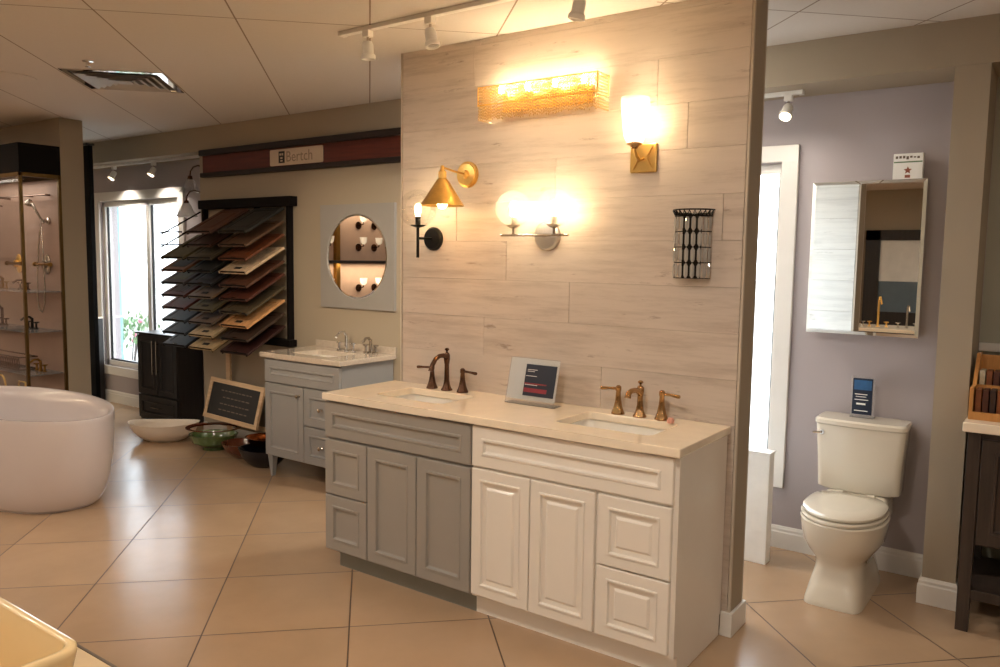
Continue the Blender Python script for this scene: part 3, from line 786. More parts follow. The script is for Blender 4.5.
# far grey vanity
t = thing('far_vanity', 'far grey vanity cabinet on tapered legs beneath the round mirror', 'cabinet', (-4.28, 3.87, 0))
A0, A1, B0, B1 = -4.685, -3.905, 3.625, 4.14
carcass(A0, A1, B0 + .02, B1, .17, .874).build('body', M['greycab2'], t, merge=False)
lab(front('false_front', A0 + .004, A1 - .004, .70, .862, B0, BEAD, M['greycab2'], t), 'wide false drawer front')
dr = front('door', A0 + .004, -4.27, .165, .688, B0, BEAD, M['greycab2'], t); knob(-4.31, .63, B0, dr)
for z0, z1 in ((.43, .688), (.165, .422)):
    d_ = front('drawer', -4.264, A1 - .004, z0, z1, B0, BEAD, M['greycab2'], t); knob((-4.264 + A1) / 2, (z0 + z1) / 2, B0, d_)
for x in (A0 + .03, A1 - .03):
    for y in (B0 + .045, B1 - .035):
        MB().loft([rrect(x, y, .013, .013, .003, 0), rrect(x, y, .028, .028, .004, .172)]).build('leg', M['greycab2'], t)
t = thing('far_countertop', 'speckled stone countertop with sink on the far grey vanity', 'countertop', (-4.28, 3.87, .876))
S3 = (-4.30, 3.85, .20, .13, .03)
counter([(-4.712, -4.55, None), (-4.55, -4.05, S3), (-4.05, -3.88, None)], .8755, .912, 3.605, 4.147, 'slab', M['stone'], t)
basin('undermount_sink', S3, .8745, .12, M['porcelain'], t)
MB().box(-3.90, -3.882, 3.62, 4.147, .9125, 1.0).box(-4.712, -3.90, 4.13, 4.147, .9125, .955).build('backsplash', M['stone'], t, bevel=.002, merge=False) if False else MB().box(-4.712, -3.88, 4.13, 4.147, .9125, .962).build('backsplash', M['stone'], t, bevel=.002)
# chrome faucets shown on it
def small_faucet(label, X, Y, z, m, h, cross=True, group=None, reach=.10, wide=.075):
    t = thing('faucet', label, 'faucet', (X, Y, z), group)
    w = MB(); w.lathe([(.022, 0), (.022, .006), (.012, .012), (.011, h * .9), (.0, h * .9)], (X, Y, z), 'Z', 14)
    w.tube([(X, Y, z + h * .8), (X, Y - .02, z + h), (X, Y - reach * .6, z + h), (X, Y - reach, z + h * .75)], [.011, .010, .009, .010], 10)
    w.build('spout', m, t, smooth=45)
    for s in (-1, 1):
        x = X + s * wide
        hd = MB().lathe([(.018, 0), (.018, .005), (.009, .012), (.008, .045), (.014, .05), (.014, .062), (.0, .064)], (x, Y, z), 'Z', 14).build('handle', m, t, smooth=45)
        if cross: MB().tube([(x - .026, Y, z + .056), (x + .026, Y, z + .056)], .0045, 8).tube([(x, Y - .026, z + .056), (x, Y + .026, z + .056)], .0045, 8).build('cross_lever', m, hd, merge=False)
    return t
small_faucet('chrome cross-handle faucet behind the far sink', -4.30, 4.06, .9125, M['chrome'], .14)
small_faucet('chrome faucet at the right end of the far countertop', -4.06, 4.07, .9125, M['nickel'], .11, True, None, .08, .05)

# ------------------------------------------------------------------ door sample rack
t = thing('sample_rack', 'black wall rack holding three columns of sloping cabinet door samples', 'rack', (-5.58, 4.12, .86))
for x in (-6.10, -4.995): MB().box(x - .015, x + .015, YS - .05, YS - .0005, .93, 2.0).build('post', M['rackblack'], t, bevel=.002)
MB().box(-6.125, -4.93, YS - .075, YS - .0005, 1.985, 2.06).build('top_rail', M['rackblack'], t, bevel=.003)
MB().box(-6.125, -4.95, YS - .075, YS - .0005, .885, .94).build('bottom_rail', M['rackblack'], t, bevel=.003)
for x in (-5.79, -5.40): MB().box(x - .015, x + .015, YS - .04, YS - .0005, .93, 2.0).build('mullion', M['rackblack'], t, bevel=.002)
CX = [-5.985, -5.615, -5.185]; TY, DZ, SL = 3.735, .1025, math.radians(29)
dy, dz = math.cos(SL), math.sin(SL); LEN = (YS - .06 - TY) / dy
for ci_, cx in enumerate(CX):
    for r in range(10):
        z = 1.775 - DZ * r; hw = .15
        yb = YS - .045; zb = z + (yb - TY) * math.tan(SL) - .016
        MB().tube([(cx - hw, yb, zb), (cx - hw, TY, z - .014), (cx - hw, TY - .006, z + .004), (cx + hw, TY - .006, z + .004), (cx + hw, TY, z - .014), (cx + hw, yb, zb)], .0062, 6).build('wire_holder', M['rackblack'], t)
SM = {}
def sm(c, rough=.5):
    if c not in SM: SM[c] = wood('sample_%d' % len(SM), tuple(int(v * .74) for v in c), tuple(int(v * (.9 if max(c) < 160 else 1)) for v in c), rough, 1, 2.5)
    return SM[c]
# column, row -> colour, inner colour, description
S = {
 (0, 2): ((104, 92, 58), None, 'olive brown wood'), (0, 3): ((140, 84, 44), (38, 28, 22), 'orange brown framed'), (0, 4): ((88, 78, 76), (100, 96, 60), 'grey framed olive'),
 (0, 5): ((104, 54, 42), (120, 104, 98), 'red brown slatted'), (0, 6): ((112, 56, 46), None, 'plain red brown'), (0, 7): ((70, 82, 92), None, 'slate blue'),
 (0, 8): ((52, 60, 72), None, 'dark slate blue'), (0, 9): ((46, 54, 66), None, 'darkest slate blue'),
 (1, 0): ((92, 52, 30), None, 'reddish brown wood'), (1, 1): ((70, 38, 26), None, 'dark brown wood'), (1, 2): ((84, 74, 52), (112, 98, 84), 'olive framed'),
 (1, 3): ((44, 42, 36), None, 'near black green'), (1, 4): ((50, 44, 44), None, 'near black grey'), (1, 5): ((140, 116, 92), 'S', 'taupe'), (1, 6): ((118, 108, 78), 'S', 'green grey'),
 (1, 7): ((128, 108, 92), 'S', 'mushroom grey'), (1, 8): ((222, 194, 150), 'S', 'cream'), (1, 9): ((214, 186, 138), 'S', 'warm cream'),
 (2, 0): ((38, 38, 34), None, 'charcoal'), (2, 1): ((108, 76, 52), None, 'mid brown wood'), (2, 2): ((122, 66, 34), None, 'orange mahogany'), (2, 3): ((226, 196, 160), 'S', 'pale cream'),
 (2, 4): ((96, 58, 38), None, 'walnut brown'), (2, 5): ((92, 44, 26), None, 'dark red brown'), (2, 6): ((92, 78, 56), None, 'drab olive brown'), (2, 7): ((222, 166, 110), 'S', 'peach cream'),
 (2, 8): ((70, 50, 38), None, 'espresso brown'), (2, 9): ((62, 28, 22), None, 'dark mahogany')}
rows = ['top', 'second', 'third', 'fourth', 'fifth', 'sixth', 'seventh', 'eighth', 'ninth', 'bottom']; cols = ['left', 'middle', 'right']
for (c_, r), (rgb, inner, desc) in S.items():
    cx = CX[c_]; z = 1.775 - DZ * r; hw = .162 if c_ < 2 else .172; sh = 0 if c_ else 0
    o = thing('door_sample', '%s door sample in %s column of rack, %s slot' % (desc, cols[c_], rows[r]), 'door sample', (cx, TY, z - .010), 'cabinet door samples on the rack')
    Rm = Matrix.Translation((cx, TY, z - .010)) @ Matrix.Rotation(SL, 4, 'X')
    prof = [(0, 0), (0, .015), (.003, .018), (.045, .018), (.050, .013), (.060, .013)]
    def rr(i, h): return [Rm @ Vector((x, y, h)) for x, y in ((-hw + i, i), (hw - i, i), (hw - i, LEN - i), (-hw + i, LEN - i))]
    w = MB(); w.loft([rr(i, h) for i, h in (prof if r % 2 or c_ == 0 else [(0, 0), (0, .015), (.003, .018), (.05, .018), (.055, .014), (.065, .014), (.085, .018)])])
    w.build('panel', sm(rgb), o)
    if inner == 'S':
        MB().box(-.035, .035, .045, .075, .0136 if r % 2 or c_ == 0 else .0145, .0190, Rm).build('label_plate', M['ink'], o)
    elif inner:
        w = MB()
        for k in range(5 if 'slat' in desc else 1):
            x0_ = -hw + .062 + k * .042; x1_ = x0_ + (.02 if 'slat' in desc else 2 * (hw - .062))
            w.box(x0_, x1_, .062, LEN - .062, .0132, .0160, Rm)
        w.build('centre_panel', sm(inner), o, merge=False)
    else:
        MB().box(-.03, .03, .012, .022, .0175, .0186, Rm).build('label_plate', M['nickel'], o)

# two glass bell sconces on the end of the sign wall
def bell_sconce(z, label, drop, yy, mshade):
    t = thing('bell_sconce', label, 'wall light', (-6.201, yy, z))
    x = -6.2005; L = lambda q: x - q * 2.1
    MB().lathe([(.045, 0), (.045, -.010), (.03, -.02), (.0, -.022)], (x, yy, z), 'X', 24).build('backplate', M['nickel'], t, smooth=35)
    pts = [(x - .015, yy, z)] + [(x - .085 - .055 * math.cos(a), yy, z + .045 * math.sin(a) + .01) for a in [i * PI / 8 for i in range(9)]][::-1][0:0]
    pts = [(L(.005), yy, z), (L(.04), yy, z + .035), (L(.075), yy, z + .055), (L(.11), yy, z + .045), (L(.13), yy, z + .01), (L(.135), yy, z - .03)]
    MB().tube(pts, .006, 10).build('arm', M['bronze'], t, smooth=45)
    xs = L(.135)
    MB().lathe([(.0, 0), (.018, 0), (.024, -.03), (.0, -.03)], (xs, yy, z - .03), 'Z', 18).build('socket_cup', M['bronze'], t, smooth=35)
    MB().lathe([(.024, -.055), (.045, -.08), (.058, -.12), (.098, -.175), (.094, -.175), (.054, -.12), (.041, -.08), (.022, -.057)], (xs, yy, z), 'Z', 24, cap=False).build('glass_shade', mshade, t, smooth=60)
    return t
bell_sconce(2.33, 'upper nickel sconce with clear glass bell at the sign wall corner', 0, 4.24, M['glass'])
bell_sconce(2.11, 'lower bronze sconce with frosted bell shade at the sign wall corner', 0, 4.20, M['frost'])

# ------------------------------------------------------------------ dark cabinet, bowls and chalkboard
t = thing('black_cabinet', 'black cabinet under the left window with two doors and a drawer', 'cabinet', (-7.0, 4.32, 0))
MB().box(-7.33, -6.67, 4.20, 4.455, 0, .83).build('body', M['blackwood'], t, bevel=.003)
MB().box(-7.345, -6.655, 4.17, 4.458, .8305, .85).build('top', M['blackwood'], t, bevel=.004)
for a, b, s in ((-7.325, -7.003, -7.035), (-6.997, -6.675, -6.965)):
    d_ = front('door', a, b, .255, .825, 4.18, BEAD, M['blackwood'], t)
    MB().tube([(s, 4.155, .46), (s, 4.155, .78)], .005, 8).tube([(s, 4.155, .49), (s, 4.182, .49)], .004, 6).tube([(s, 4.155, .75), (s, 4.182, .75)], .004, 6).build('handle', M['nickel'], d_, merge=False)
d_ = front('drawer', -7.325, -6.675, .02, .245, 4.18, BEAD, M['blackwood'], t)
MB().tube([(-7.07, 4.155, .14), (-6.93, 4.155, .14)], .005, 8).tube([(-7.06, 4.155, .14), (-7.06, 4.182, .14)], .004, 6).tube([(-6.94, 4.155, .14), (-6.94, 4.182, .14)], .004, 6).build('handle', M['nickel'], d_, merge=False)

def bowl(nm, label, c, a, b, h, ph, m, foot=.35, wall=.012, tip=0, p=2.0, foot_h=.0, inner=None):
    cx, cy, z0 = c; n = 48; R = []
    prof = [(foot, 0), (foot + .02, foot_h), (foot + .22, h * .18 + foot_h), (foot + .44 if foot < .5 else .86, h * .5), (.94, h * .82), (1.0, h)]
    prof = [(min(q, 1.0), z) for q, z in prof]
    for q, z in prof: R.append([v + Vector((0, 0, tip * (z / h) * ((v - Vector((cx, cy, 0))).to_2d().length / a) ** 2)) for v in sell(cx, cy, a * q, b * q, z0 + z, p, n, ph)])
    for q, z in [(1.0 - wall / a, h), (.92 - wall / a, h * .8), (.78, h * .45), (.5, h * .2), (.15, h * .14)]:
        R.append([v + Vector((0, 0, tip * (z / h) * ((v - Vector((cx, cy, 0))).to_2d().length / a) ** 2)) for v in sell(cx, cy, a * q, b * q, z0 + z, p, n, ph)])
    o = MB().loft(R).build(nm, m, smooth=60)
    return tag(o, label, 'basin')
bowl('vessel_sink', 'white oval vessel sink on the floor before the black cabinet', (-6.27, 3.80, .0), .30, .18, .14, math.radians(38), M['vesselwhite'], .42, .012, .03)
o = bowl('vessel_sink', 'green glazed vessel sink on the floor right of the white one', (-5.68, 3.88, .0), .20, .165, .13, math.radians(30), M['greenglaze'], .45, .012, 0, 2, .05)
w = MB(); w.loft([sell(-5.68, 3.88, .19, .155, .170, 2, 48, .52), sell(-5.68, 3.88, .225, .19, .181, 2, 48, .52), sell(-5.68, 3.88, .225, .19, .187, 2, 48, .52), sell(-5.68, 3.88, .19, .155, .1815, 2, 48, .52)], False, False)
ch = w.build('rim', M['brownglaze'], o, smooth=60); lab(ch, 'brown flared rim')
o = bowl('vessel_sink', 'dark red brown glazed vessel sink between the green and black ones', (-5.26, 3.88, .0), .19, .16, .12, math.radians(30), M['brownglaze'], .4)
o = bowl('vessel_sink', 'blue black vessel sink on the floor against the far vanity', (-4.93, 3.80, .0), .20, .16, .14, math.radians(20), M['blueglaze'], .42)
o = bowl('vessel_sink', 'copper vessel sink nested on the blue black one', (-4.955, 3.84, .143), .17, .13, .07, math.radians(10), M['copper'], .5)

t = thing('chalkboard', 'pale wood framed chalkboard leaning behind the vessel sinks', 'chalkboard', (-5.45, 4.06, 0))
# leaning board, rolled slightly in its own plane
Rm = Matrix.Translation((-5.57, 4.00, .385)) @ Matrix.Rotation(math.radians(-14), 4, 'X') @ Matrix.Rotation(math.radians(2), 4, 'Y')
MB().box(-.325, .325, -.004, .006, -.135, .135, Rm).build('slate', M['chalk'], t)
w = MB()
for a, b, c_, d in ((-.36, .36, .135, .172), (-.36, .36, -.172, -.135), (-.36, -.322, -.135, .135), (.322, .36, -.135, .135)): w.box(a, b, -.012, .010, c_, d, Rm)
w.build('frame', M['palewood'], t, bevel=.002, merge=False)
random.seed(3)
for k, zz in enumerate((.075, .02, -.035, -.085)):
    x = -.2 + random.uniform(0, .05)
    w = MB()
    while x < .2:
        l = random.uniform(.02, .05); w.box(x, x + l, -.0052, -.0045, zz, zz + .008, Rm); x += l + .015
    w.build('chalk_line', M['inkgrey'], t, merge=False)
MB().box(-5.79, -5.735, 4.085, 4.105, 0, .80).build('support_post', M['palewood'], t, bevel=.002)
MB().box(-5.22, -5.165, 4.085, 4.105, 0, .55).build('support_post', M['palewood'], t, bevel=.002)
MB().box(-5.79, -5.165, 4.065, 4.083, .17, .205).build('ledge', M['palewood'], t, bevel=.002)

# ------------------------------------------------------------------ left pier with glass display case
struct(MB().box(-8.3, -6.75, 3.243, 3.43, 0, 2.689).build('wall_pier', M['tan']))
t = thing('tall_panel', 'tall narrow dark panel standing behind the left pier', 'panel', (-7.4, 3.8, 0))
MB().box(-7.80, -7.385, 3.80, 3.84, 0, 2.58).build('board', M['matteblack'], t, bevel=.002)
MB().box(-7.80, -7.38, 3.785, 3.855, 2.5802, 2.60).build('cap', M['blackwood'], t)
t = thing('side_cabinet', 'low dark cabinet just left of the left window sill', 'cabinet', (-8.55, 4.3, 0))
MB().box(-8.95, -8.47, 4.20, 4.455, 0, .90).build('body', M['blackwood'], t, bevel=.003)
front('door', -8.945, -8.475, .05, .88, 4.185, BEAD, M['blackwood'], t)
MB().box(-8.96, -8.46, 4.17, 4.456, .9005, .92).build('top', M['quartz'], t, bevel=.003)

X0, X1, Y0, Y1 = -8.2, -6.752, 2.925, 3.242
t = thing('display_case', 'tall glass display case of bath fittings with black header at left', 'display case', (-7.4, 3.08, 0))
MB().box(X0, X1, Y0, Y1, 2.225, 2.455).build('header', M['matteblack'], t, bevel=.003)
w = MB()
for x in (X0, X1 - .022):
    for y in (Y0, Y1 - .022): w.box(x, x + .022, y, y + .022, .30, 2.225)
for z in (.30, 2.195):
    w.box(X0, X1, Y0, Y0 + .022, z, z + .03); w.box(X0, X1, Y1 - .022, Y1, z, z + .03); w.box(X0, X0 + .022, Y0, Y1, z, z + .03); w.box(X1 - .022, X1, Y0, Y1, z, z + .03)
w.build('frame', M['darkbrass'], t, merge=False)
MB().box(X0, X1, Y0, Y1, 0, .30).build('base', M['blackwood'], t, bevel=.003)
MB().box(X0 + .022, X1 - .022, Y1 - .020, Y1 - .002, .33, 2.195).build('back_panel', M['casewall'], t)
MB().box(X1 - .012, X1 - .007, Y0 + .022, Y1 - .022, .33, 2.195).build('side_glass', M['glass'], t)
MB().box(X0 + .022, X1 - .022, Y0 + .007, Y0 + .012, .33, 2.195).build('front_glass', M['glass'], t)
for z in (1.275, .95, .60): lab(MB().box(X0 + .03, X1 - .03, Y0 + .04, Y1 - .022, z, z + .008).build('shelf', M['acrylic'], t), 'clear glass shelf')
YP = Y1 - .022
light('AREA', 'case_light', t, (-7.4, 3.06, 2.19), 2.6, WARM2, shape='RECTANGLE', size=1.0, size_y=.12)

t = thing('shower_set', 'nickel hand shower with looping hose inside the display case', 'shower', (-7.02, YP, 1.8))
MB().lathe([(.03, 0), (.03, -.012), (.012, -.02), (.012, -.045), (.0, -.045)], (-6.93, YP, 1.86), 'Y', 18).build('wall_bracket', M['nickel'], t, smooth=40)
MB().tube([(-6.93, YP - .045, 1.84), (-6.97, YP - .06, 1.90), (-7.04, YP - .08, 2.0)], [.012, .010, .012], 10).build('hand_grip', M['nickel'], t, smooth=40)
MB().lathe([(.014, .0), (.034, -.03), (.036, -.042), (.0, -.045)], (-7.06, YP - .085, 2.03), 'Z', 20, m=Matrix.Rotation(math.radians(35), 3, 'Y')).build('spray_head', M['nickel'], t, smooth=40)
hp = [(-6.965, YP - .05, 1.85)]
for i in range(15):
    a = i / 14; hp.append((-6.965 - .03 * math.sin(a * PI) + a * .0 - .085 * a, YP - .05, 1.80 - .68 * math.sin(a * PI * .62) if a < .8 else 1.80 - .68 + (a - .8) * .6))
hp = [(-6.965, YP - .05, 1.84), (-6.955, YP - .05, 1.7), (-6.945, YP - .05, 1.5), (-6.94, YP - .05, 1.32), (-6.955, YP - .05, 1.18), (-7.0, YP - .05, 1.10), (-7.05, YP - .05, 1.12), (-7.075, YP - .05, 1.22), (-7.065, YP - .05, 1.40), (-7.03, YP - .05, 1.6), (-6.99, YP - .05, 1.78)]
MB().tube(hp, .006, 8).build('hose', M['nickel'], t, smooth=60)
t = thing('rain_shower', 'dark rain shower head on a straight arm inside the display case', 'shower', (-7.6, YP, 1.98))
MB().tube([(-7.62, YP, 2.06), (-7.62, YP - .12, 2.07), (-7.62, YP - .17, 2.03)], .009, 10).build('arm', M['bronze'], t, smooth=45)
MB().lathe([(.015, .02), (.03, 0), (.10, -.012), (.10, -.022), (.0, -.024)], (-7.62, YP - .17, 2.01), 'Z', 28).build('head', M['bronze'], t, smooth=35)
t = thing('grab_bar', 'long nickel rail near the top of the display case', 'rail', (-7.3, YP, 2.05))
MB().tube([(-7.75, YP - .05, 2.07), (-6.86, YP - .05, 2.07)], .007, 10).build('bar', M['bronze'], t)
for x in (-7.7, -7.2, -6.9): MB().tube([(x, YP, 2.07), (x, YP - .05, 2.07)], .008, 8).build('mount', M['bronze'], t)
for k, (x, m_, lb) in enumerate(((-7.50, 'gold', 'gold shower valve plate at left in the display case'), (-6.98, 'nickel', 'nickel shower valve plate behind the hose loop'))):
    t = thing('shower_valve', lb, 'valve', (x, YP, 1.5))
    MB().lathe([(.055, 0), (.055, -.006), (.048, -.010), (.02, -.012), (.02, -.04), (.0, -.04)], (x, YP, 1.50), 'Y', 24, m=Matrix.Scale(1.5, 3, (0, 0, 1))).build('plate', M[m_], t, smooth=35)
    MB().tube([(x - .13, YP - .045, 1.50), (x + .13, YP - .045, 1.50)], .011, 10).build('cross_bar', M['oldbrass'], t, smooth=45)
    for s in (-1, 1): MB().lathe([(.0, -.012), (.018, -.012), (.018, .012), (.0, .012)], (x + s * .13, YP - .045, 1.50), 'X', 14).build('handle', M['oldbrass'], t, smooth=35)
for k, (x, z, m_, h, lb) in enumerate(((-7.62, 1.2835, 'oldbrass', .10, 'aged brass faucet at left of upper glass shelf'), (-7.22, 1.2835, 'bronze', .08, 'bronze faucet on the upper glass shelf below the hose'),
        (-7.66, .9585, 'bronze', .17, 'tall bronze bridge faucet on middle glass shelf'), (-7.10, .9585, 'black', .10, 'black cross-handle faucet on middle glass shelf'),
        (-6.98, .6085, 'oldbrass', .10, 'brass faucet at right of lower glass shelf'))):
    small_faucet(lb, x, 3.13, z, M[m_], h, True, None, .09, .07)
t = thing('towel_basket', 'scrolled bronze basket rail on lower glass shelf', 'basket', (-7.45, 3.10, .6085))
w = MB()
for z in (.615, .72): w.tube([(-7.80, 3.02, z), (-7.10, 3.02, z), (-7.10, 3.16, z), (-7.80, 3.16, z)], .006, 6, True)
for i in range(16):
    x = -7.775 + i * .043
    w.tube([(x + .018 * math.cos(a), 3.02, .667 + .045 * math.sin(a)) for a in [k * PI / 6 for k in range(12)]], .0045, 6, True)
w.build('wire_frame', M['bronze'], t, merge=False)
for (x, lb, col) in ((-7.62, 'gold ring pull on the display case floor, left one', 'gold'), (-7.22, 'squared gold pull on the display case floor, right one', 'gold')):
    t = thing('towel_ring', lb, 'towel ring', (x, 3.08, .33))
    if x < -7.5: w = MB().tube([(x + .09 * math.cos(a), 3.08, .43 + .09 * math.sin(a)) for a in [k * PI / 12 for k in range(24)]], .008, 8, True)
    else: w = MB().tube([(x - .07, 3.08, .338), (x - .05, 3.08, .50), (x + .07, 3.08, .50), (x + .07, 3.08, .338)], .009, 8)
    w.build('ring', M[col], t, smooth=60)
    MB().box(x - .04, x + .04, 3.06, 3.10, .33, .342).build('base', M[col], t, bevel=.002)

# ------------------------------------------------------------------ bathtub
def tub(nm, label, cx, cy, rim, foot, z0, z1, m, p, rimh=0.0, wall=.035, pf=None):
    (a, b), (fa, fb) = rim, foot; R = []; n = 96; pf = pf or p; h = z1 - z0
    K = [(-.10, 0), (-.10, .012), (0, .018), (.06, .04), (.32, .14), (.55, .30), (.78, .55), (.92, .78), (1.0, .96), (1.004, .985), (.995, 1.0)]
    for k, zz in K: R.append(sell(cx, cy, fa + (a - fa) * k, fb + (b - fb) * k, z0 + h * zz, pf + (p - pf) * zz, n))
    for da, zz in ((wall * .6, 1.0), (wall, .985), (wall + .02, .85), (wall + .06, .5), (wall + .12, .25), (wall + .22, .17), (wall + .33, .155)):
        R.append(sell(cx, cy, max(a - da, .05), max(b - da, .02), z0 + h * zz, p, n))
    t = thing(nm, label, 'bathtub', (cx, cy, z0))
    MB().loft(R).build('shell', m, t, smooth=60)
    MB().lathe([(.03, 0), (.03, .004), (.018, .006), (.0, .004)], (cx, cy, z0 + h * .155), 'Z', 20).build('drain', M['chrome'], t, smooth=40)
    return t
tub('bathtub', 'white freestanding oval bathtub on the tiled floor at left', -5.69, 2.405, (.93, .43), (.73, .35), 0.0, .60, M['tubwhite'], 1.92, pf=2.25)
# basin tub in the near left corner on a low plinth
t = thing('display_plinth', 'low cream display plinth in the near left corner', 'plinth', (-3.2, .8, 0))
MB().box(-4.6, -1.9, .05, 1.50, 0, .035).build('deck', M['plinth'], t, bevel=.003)
lab(MB().box(-4.61, -1.89, 1.5005, 1.512, 0, .036).build('edge_shadow', M['inkgrey'], t), 'dark strip painted as the edge shadow')  # dark colour stands in for the shadow along the plinth edge
t = thing('bathtub', 'cream rectangular bathtub with rounded corner in the near left corner', 'bathtub', (-2.8, .6, .035))
w = MB(); cx, cy, a, b = -2.82, .60, .835, .375
w.loft([rrect(cx, cy, a - .09, b - .09, .06, .0355), rrect(cx, cy, a - .085, b - .085, .06, .045), rrect(cx, cy, a - .03, b - .03, .06, .42), rrect(cx, cy, a, b, .065, .585), rrect(cx, cy, a, b, .065, .597), rrect(cx, cy, a - .006, b - .006, .06, .603),
        rrect(cx, cy, a - .020, b - .020, .055, .603), rrect(cx, cy, a - .026, b - .026, .05, .597), rrect(cx, cy, a - .05, b - .05, .07, .35), rrect(cx, cy, a - .08, b - .08, .08, .16), rrect(cx, cy, a - .16, b - .16, .08, .12)])
w.build('shell', M['creamtub'], t, smooth=50)
MB().lathe([(.03, 0), (.03, .004), (.018, .006), (.0, .004)], (cx, cy, .12), 'Z', 20).build('drain', M['chrome'], t, smooth=40)

# ------------------------------------------------------------------ toilet alcove
TX = -.827
t = thing('toilet', 'cream two-piece toilet standing on the tiled floor of the alcove', 'toilet', (TX, 4.1, 0))
w = MB()
def foot_ring(hw, yf, yb, z, p=3.2, n=64):
    return sell(TX + .005, (yf + yb) / 2, hw, (yb - yf) / 2, z, p, n)
w.loft([foot_ring(.132, 3.80, 4.36, 0, 7), foot_ring(.130, 3.802, 4.36, .02, 7), foot_ring(.118, 3.84, 4.34, .09, 6), foot_ring(.108, 3.862, 4.33, .16, 4), foot_ring(.116, 3.85, 4.33, .20, 3),
        foot_ring(.152, 3.81, 4.32, .245, 2.5), foot_ring(.178, 3.782, 4.31, .29, 2.3), foot_ring(.190, 3.768, 4.30, .36, 2.25), foot_ring(.192, 3.765, 4.30, .392, 2.25), foot_ring(.186, 3.77, 4.29, .398, 2.25),
        foot_ring(.135, 3.82, 4.20, .396, 2.2), foot_ring(.11, 3.86, 4.15, .30, 2.1), foot_ring(.06, 3.92, 4.08, .22, 2)])
w.build('bowl', M['bisque'], t, smooth=40)
MB().box(TX - .15, TX + .15, 4.25, 4.455, .30, .438).build('tank_deck', M['bisque'], t, bevel=.03, seg=4)
def egg(hw, yf, yb, z, n=64):
    out = []
    for i in range(n):
        a = 2 * PI * i / n; c_, s_ = math.cos(a), math.sin(a)
        q = 2.1 if s_ < 0 else 2.9
        x = hw * math.copysign(abs(c_) ** (2 / q), c_); y = math.copysign(abs(s_) ** (2 / q), s_)
        ym = yf + (yb - yf) * .56
        out.append(Vector((TX + x, ym + (y * (yb - ym) if y > 0 else y * (ym - yf)), z)))
    return out
w = MB(); w.loft([egg(.186, 3.770, 4.255, .3985), egg(.190, 3.765, 4.26, .404), egg(.190, 3.765, 4.26, .412), egg(.184, 3.77, 4.255, .418)]); w.build('seat', M['bisque'], t, smooth=40)
w = MB(); w.loft([egg(.180, 3.785, 4.25, .4215), egg(.184, 3.78, 4.255, .427), egg(.183, 3.781, 4.255, .435), egg(.170, 3.80, 4.24, .446), egg(.10, 3.88, 4.16, .450)]); w.build('seat_lid', M['bisque'], t, smooth=40)
for s in (-1, 1): MB().box(TX + s * .075 - .02, TX + s * .075 + .02, 4.245, 4.268, .42, .446).build('hinge', M['bisque'], t, bevel=.004)
def tk(hw, y0_, y1_, z, r=.03, bow=.02):
    pts = rrect(TX, (y0_ + y1_) / 2, hw, (y1_ - y0_) / 2, r, z, 5); out = []
    for p in pts:
        f = 1 - ((p.x - TX) / hw) ** 2
        out.append(Vector((p.x, p.y - (bow * f if p.y < (y0_ + y1_) / 2 else 0), z)))
    return out
def dens(hw, y0_, y1_, z, r=.03, bow=.02, n=10):
    """rounded rectangle with a bowed front, many points along the front"""
    out = []
    base = rrect(TX, (y0_ + y1_) / 2, hw, (y1_ - y0_) / 2, r, z, 5)
    for i, p in enumerate(base):
        q = base[(i + 1) % len(base)]; out.append(p.copy())
        if (q - p).length > .08 and abs(q.y - p.y) < 1e-6:
            for k in range(1, n): out.append(p.lerp(q, k / n))
    for p in out:
        if p.y < (y0_ + y1_) / 2: p.y -= bow * max(0, 1 - ((p.x - TX) / hw) ** 2)
    return out
w = MB(); w.loft([dens(.178, 4.29, 4.455, .442), dens(.194, 4.285, 4.46, .450), dens(.200, 4.275, 4.462, .60), dens(.212, 4.268, 4.465, .775)]); w.build('tank', M['bisque'], t, smooth=40)
w = MB(); w.loft([dens(.212, 4.266, 4.466, .776), dens(.217, 4.26, 4.470, .782), dens(.217, 4.26, 4.470, .800), dens(.209, 4.27, 4.466, .809)]); w.build('tank_lid', M['bisque'], t, smooth=35)
fl = MB().lathe([(.012, 0), (.012, -.012), (.0, -.012)], (TX - .175, 4.262, .735), 'Y', 14)
fl.tube([(TX - .175, 4.245, .735), (TX - .20, 4.24, .733), (TX - .212, 4.24, .732)], [.006, .006, .008], 8); fl.build('flush_lever', M['chrome'], t, smooth=45, merge=False)
t, R = acr_frame(-.895, -.782, 4.365, .8115, .215, 0, 'clear acrylic holder with navy leaflet on the toilet tank')
MB().box(-.886, -.791, -.0015, -.0003, .018, .205, R).build('leaflet', M['navy'], t)
MB().box(-.880, -.797, -.0022, -.0016, .145, .195, R).build('leaflet_picture', M['bluepic'], t)
for k, (a, b, zz, hh) in enumerate(((-.875, -.815, .12, .004), (-.87, -.82, .108, .003), (-.875, -.81, .092, .004), (-.866, -.822, .068, .009), (-.875, -.81, .035, .004))):
    MB().box(a, b, -.0022, -.0016, zz, zz + hh, R).build('text_line', M['paper'], t)

